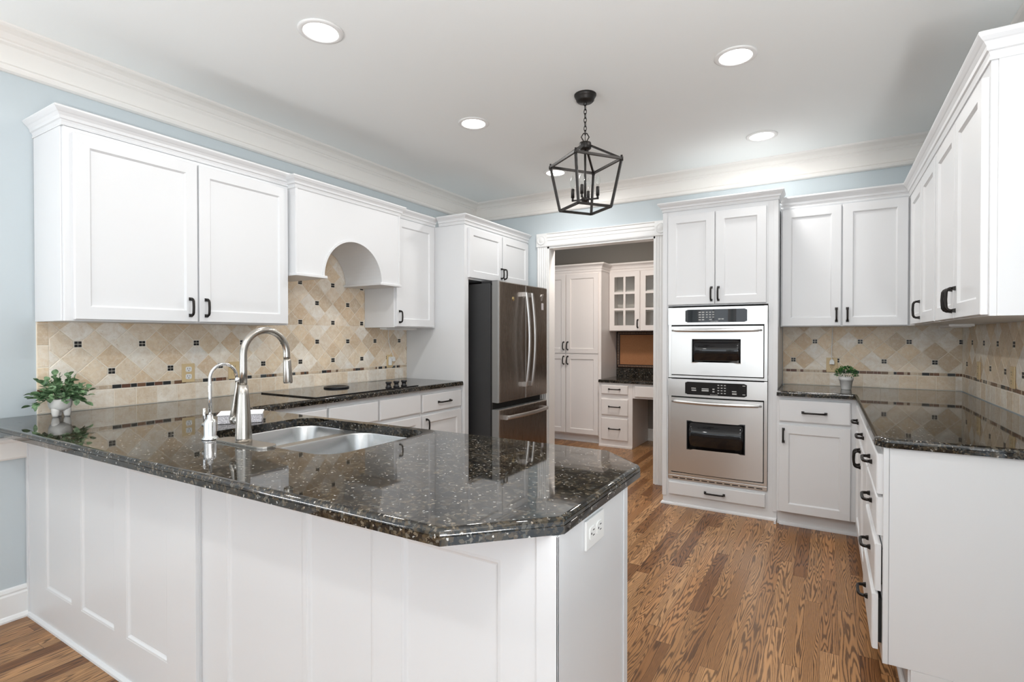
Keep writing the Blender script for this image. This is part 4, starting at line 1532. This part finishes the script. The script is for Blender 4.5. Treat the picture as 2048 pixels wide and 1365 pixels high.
lp.tube([(px + ex[0] * a, py + ex[1] * a, zz) for a, zz in ((-0.006, 2.374), (-0.022, 2.402), (-0.010, 2.422), (0.010, 2.422), (0.022, 2.402), (0.006, 2.374))], 0.0035, 8)
lp.tube([(px, py, 2.425), (px, py, 2.36)], 0.002, 6)
lp.build('hanging_loop', IR, t)
MB().lathe([(0.0005, 2.376), (0.012, 2.376), (0.032, 2.370), (0.034, 2.366), (0.034, 2.338), (0.026, 2.330), (0.0005, 2.330)], (px, py, 0), 24).build('hub', IR, t)
ZT, ZB_, RT, RB = 2.257, 1.999, 0.205, 0.148
cor = [(math.cos(A0 + k * math.pi / 2), math.sin(A0 + k * math.pi / 2)) for k in range(4)]
TP = [(px + RT * c_[0], py + RT * c_[1], ZT) for c_ in cor]
BP = [(px + RB * c_[0], py + RB * c_[1], ZB_) for c_ in cor]
cage = MB()
def sq(a, b_, r=0.0088):
    cage.tube([a, b_], r, 4, smooth=False)
for k in range(4):
    sq(TP[k], TP[(k + 1) % 4])
    sq(BP[k], BP[(k + 1) % 4])
    sq(TP[k], BP[k])
    sq(TP[k], (px + 0.028 * cor[k][0], py + 0.028 * cor[k][1], 2.352), 0.0075)
    cage.lathe([(0.0095, ZT - 0.012), (0.0095, ZT + 0.008), (0.006, ZT + 0.012), (0.0062, ZT + 0.018), (0.0005, ZT + 0.020)], (TP[k][0], TP[k][1], 0), 10)
cage.build('cage_frame', IR, t)
MB().tube([(px, py, 2.335), (px, py, 2.05)], 0.0065, 10).lathe([(0.0005, 2.034), (0.010, 2.036), (0.022, 2.044), (0.022, 2.056), (0.010, 2.062), (0.0005, 2.062)], (px, py, 0), 18).build('center_rod', IR, t)
for c_ in cor:
    x, y = px + 0.072 * c_[0], py + 0.072 * c_[1]
    a_ = MB().tube([(px + 0.018 * c_[0], py + 0.018 * c_[1], 2.050), (x, y, 2.050)], 0.0055, 4, smooth=False)
    a_.tube([(x, y, 2.046), (x, y, 2.070)], 0.0062, 8)
    arm = a_.build('candle_arm', IR, t)
    MB().lathe([(0.0005, 2.066), (0.0095, 2.066), (0.0095, 2.115), (0.007, 2.117), (0.0005, 2.117)], (x, y, 0), 14).build('candle_sleeve', IR, arm)
    bb = MB().lathe([(0.0060, 2.117), (0.0075, 2.124), (0.0135, 2.138), (0.0150, 2.150), (0.0125, 2.166), (0.0070, 2.182), (0.0025, 2.192), (0.0004, 2.195)], (x, y, 0), 16).build('bulb', M['glass'], arm)
    bb['label'] = 'clear glass candle bulb'

# ------------------------------------------------------------------ potted plants
def leaf(m, base, direction, L, wd, droop, rnd_):
    d_ = Vector(direction).normalized()
    s_ = d_.cross(Vector((0, 0, 1)))
    if s_.length < 0.1:
        s_ = Vector((1, 0, 0))
    s_.normalize()
    s_ = (s_ * math.cos(rnd_) + d_.cross(s_) * math.sin(rnd_)).normalized()
    n_ = s_.cross(d_)
    V, rows = [], 6
    for i in range(rows):
        q = i / (rows - 1)
        w = wd * (math.sin(math.pi * min(1, q * 0.93 + 0.05)) ** 0.8) if i < rows - 1 else wd * 0.05
        if i == 0:
            w = wd * 0.12
        c_ = Vector(base) + d_ * (L * q) - Vector((0, 0, 1)) * (droop * L * q * q)
        V += [c_ - s_ * w + n_ * (w * .25), c_, c_ + s_ * w + n_ * (w * .25)]
    Fc = []
    for i in range(rows - 1):
        for j in range(2):
            a = i * 3 + j
            Fc.append((a, a + 1, a + 4, a + 3))
    m.add([tuple(v) for v in V], Fc, True)


rnd = random.Random(11)
ppx, ppy = 0.160, -0.152
t = thing('potted_plant', 'leafy green plant in a ribbed white footed pot on the peninsula end by the wall', 'potted plant', (ppx, ppy, CT))
pot = MB()
L = []
for r_, z in ((0.010, 0.026), (0.024, 0.027), (0.036, 0.036), (0.0415, 0.050), (0.043, 0.068), (0.041, 0.080), (0.037, 0.080), (0.036, 0.070), (0.0005, 0.068)):
    L.append([(ppx + (r_ * (1 + (0.02 if k % 2 else -0.02) * (1 if r_ > 0.03 else 0))) * math.cos(2 * math.pi * k / 52), ppy + (r_ * (1 + (0.02 if k % 2 else -0.02) * (1 if r_ > 0.03 else 0))) * math.sin(2 * math.pi * k / 52), CT + z) for k in range(52)])
pot.loops(L, True)
pot.build('pot', M['ribbed'], t)
for k in range(3):
    a = R(-62 + 120 * k)
    fx_, fy_ = ppx + 0.024 * math.cos(a), ppy + 0.024 * math.sin(a)
    MB().lathe([(0.0005, 0.0003), (0.010, 0.0003), (0.0125, 0.008), (0.0155, 0.026), (0.015, 0.038), (0.0005, 0.038)], (fx_, fy_, CT), 16).build('foot', M['ribbed'], t)
MB().lathe([(0.0355, 0.069), (0.034, 0.075), (0.0005, 0.078)], (ppx, ppy, CT), 20).build('soil', M['soil'], t)
lf, st = MB(), MB()
for i in range(46):
    th = rnd.uniform(0, 2 * math.pi)
    el = R(rnd.choice((-14, -4, 5, 12, 20, 30, 40, 52, 68, 82)) + rnd.uniform(-5, 5))
    Ls = rnd.uniform(0.055, 0.092) * (1.0 if el < 0.9 else 1.25)
    dr3 = Vector((math.cos(th) * math.cos(el), math.sin(th) * math.cos(el), math.sin(el)))
    b0 = Vector((ppx + 0.018 * math.cos(th), ppy + 0.018 * math.sin(th), CT + 0.080))
    mid = b0.lerp(b0 + dr3 * Ls, .45) + Vector((0, 0, 0.014))
    tip = b0 + dr3 * Ls
    if tip.x < 0.038:
        tip.x = 0.038 + rnd.uniform(0, 0.01)
    st.tube([tuple(b0), tuple(mid), tuple(tip)], 0.0012, 5)
    for k in range(6):
        q = 0.35 + 0.65 * k / 5
        pb = b0.lerp(mid, q * 2) if q < .5 else mid.lerp(tip, q * 2 - 1)
        ang = rnd.uniform(0, 2 * math.pi)
        ld = (tip - b0).normalized() + Vector((math.cos(ang), math.sin(ang), rnd.uniform(-.3, .6))) * (1.0 if k < 5 else 0.25)
        if pb.x + ld.normalized().x * 0.03 < 0.025:
            ld.x = abs(ld.x)
        leaf(lf, pb, ld, rnd.uniform(0.024, 0.036), rnd.uniform(0.0105, 0.0150), rnd.uniform(0, .35), rnd.uniform(-.7, .7))
lf.build('foliage', M['leaf'], t, normals=False)
st.build('stem', M['leaf'], t)

ppx, ppy = 3.262, 3.105
t = thing('potted_plant', 'small bushy green plant in a plain white pot in the right corner', 'potted plant', (ppx, ppy, CT))
MB().lathe([(0.0005, 0.0003), (0.028, 0.0003), (0.030, 0.003), (0.039, 0.062), (0.043, 0.063), (0.045, 0.086), (0.041, 0.086), (0.039, 0.074), (0.0005, 0.074)], (ppx, ppy, CT), 32).build('pot', M['pot_white'], t)
MB().lathe([(0.0385, 0.0745), (0.036, 0.080), (0.0005, 0.084)], (ppx, ppy, CT), 20).build('soil', M['soil'], t)
lf = MB()
for i in range(520):
    th, ph = rnd.uniform(0, 2 * math.pi), math.acos(rnd.uniform(-0.18, 1))
    rr = 0.060 * rnd.uniform(0.45, 1.0) ** 0.5
    dr3 = Vector((math.sin(ph) * math.cos(th) * 1.08, math.sin(ph) * math.sin(th) * 1.08, math.cos(ph) * 0.95))
    pb = Vector((ppx, ppy, CT + 0.100)) + dr3 * rr
    ld = dr3 + Vector((rnd.uniform(-.7, .7), rnd.uniform(-.7, .7), rnd.uniform(-.2, .8)))
    leaf(lf, pb, ld, rnd.uniform(0.012, 0.019), rnd.uniform(0.0022, 0.0038), rnd.uniform(0, .4), rnd.uniform(-.9, .9))
lf.build('foliage', M['leaf2'], t, normals=False)

# ------------------------------------------------------------------ pantry furniture
PC = M['pantrycab']
t = thing('pantry_cabinet', 'tall lamp-tinted white four-door pantry cabinet seen through the doorway', 'cabinet', (0.42, 4.95, 0))
PF = 4.705
MB().box(-0.03, 0.868, PF, PY - 0.002, 0.09, 2.05).box(-0.03, 0.868, PF + 0.06, PY - 0.002, 0, 0.09).build('body', PC, t, 0.001)
F = FNY(PF)
for a, b_, hu in ((0.0, 0.415, 0.392), (0.422, 0.836, 0.446)):
    d_ = door(t, F, a, b_, 1.072, 2.025, m=PC)
    handle(d_, F, hu, 1.160, 0.092)
    d_ = door(t, F, a, b_, 0.105, 1.058, m=PC)
    handle(d_, F, hu, 0.985, 0.092)
MB().molding([(-0.03, PF), (0.868, PF), (0.868, 4.97)], crown_prof(2.045, 2.142, 0.05), side=-1).build('crown_molding', PC, t)
MB().molding([(-0.03, PF + 0.059), (0.868, PF + 0.059)], [(0, 0), (0.014, 0), (0.013, 0.010), (0.007, 0.017), (0, 0.020)], side=-1).build('shoe_molding', PC, t)

t = thing('desk', 'built-in white desk with three drawers and a black counter in the pantry', 'desk', (1.4, 4.9, 0))
DF = 4.632
F = FNY(DF)
MB().box(0.872, 1.272, DF, PY - 0.002, 0.0, 0.742).box(0.872, 1.272, DF - 0.012, DF, 0, 0.02).build('drawer_cabinet', PC, t, 0.001)
for v0, v1 in ((0.612, 0.715), (0.370, 0.556), (0.085, 0.335)):
    d_ = drawer(t, F, 0.905, 1.222, v0, v1, m=PC)
    handle(d_, F, 1.064, (v0 + v1) / 2 + 0.006, 0.13, False)
MB().box(1.272, 2.34, DF + 0.004, DF + 0.024, 0.575, 0.742).build('apron', PC, t, 0.001)
d_ = drawer(t, FNY(DF + 0.004), 1.30, 2.20, 0.595, 0.715, m=PC)
MB().box(2.30, 2.34, DF + 0.03, PY - 0.002, 0, 0.742).build('end_panel', PC, t)
counter('countertop', [(0.871, DF - 0.025), (2.345, DF - 0.025), (2.345, PY - 0.002), (0.871, PY - 0.002)], None, t, 0.776, 0.743)
MB().box(0.872, 2.345, PY - 0.022, PY - 0.002, 0.776, 0.880).build('backsplash', M['granite'], t, 0.001)

t = thing('glass_cabinet', 'lamp-tinted white wall cabinet with divided glass doors above the pantry desk', 'cabinet', (1.3, 5.1, 1.34))
GF = 4.975
b = MB()
b.box(0.871, 1.64, PY - 0.02, PY - 0.002, 1.338, 2.06)
b.box(0.871, 0.889, GF, PY - 0.02, 1.338, 2.06).box(1.622, 1.64, GF, PY - 0.02, 1.338, 2.06)
b.box(0.889, 1.622, GF, PY - 0.02, 1.338, 1.356).box(0.889, 1.622, GF, PY - 0.02, 2.042, 2.06)
b.box(1.246, 1.264, GF, GF + 0.02, 1.356, 2.042)
b.build('body', PC, t, 0.001)
for z in (1.575, 1.81):
    MB().box(0.890, 1.621, GF + 0.03, PY - 0.021, z, z + 0.014).build('shelf', PC, t)
F = FNY(GF)
for a, b_, hu in ((0.876, 1.251, 1.228), (1.259, 1.634, None)):
    d_ = door(t, F, a, b_, 1.344, 2.050, m=PC, glassy=True, fr=0.062)
    if hu:
        handle(d_, F, hu, 1.425, 0.092)
MB().molding([(0.868, GF), (1.64, GF)], crown_prof(2.055, 2.155, 0.05), side=-1).build('crown_molding', PC, t)

t = thing('cork_board', 'brown cork board with a dark studded frame above the pantry desk', 'board', (1.3, PY, 0.9))
MB().box(0.916, 1.78, PY - 0.014, PY - 0.002, 0.925, 1.294).build('cork', M['cork'], t)
f_ = MB()
f_.molding([(0.916, 0.925), (1.78, 0.925), (1.78, 1.294), (0.916, 1.294)], [(0, 0.002), (0.044, 0.002), (0.044, 0.018), (0.030, 0.024), (0.006, 0.020), (0, 0.014)], side=-1, closed=True, F=lambda u, v, w: (u, PY - w, v))
fo = f_.build('frame', M['walnut'], t)
bd = MB()
k = 0
for i in range(44):
    u = 0.905 + i * 0.02
    for v in (0.904, 1.316):
        bd.fbox(lambda a, b2, w: (a, PY - w, b2), u - 0.0035, u + 0.0035, v - 0.008, v + 0.008, 0.0215, 0.0265)
for i in range(19):
    v = 0.93 + i * 0.02
    for u in (0.895, 1.802):
        bd.fbox(lambda a, b2, w: (a, PY - w, b2), u - 0.008, u + 0.008, v - 0.0035, v + 0.0035, 0.0215, 0.0265)
bd.build('frame_beading', mat('light_bead_inlay', (0.45, 0.28, 0.17), 0.5), fo)

for o in bpy.data.objects:
    if '_org' in o.keys():
        del o['_org']
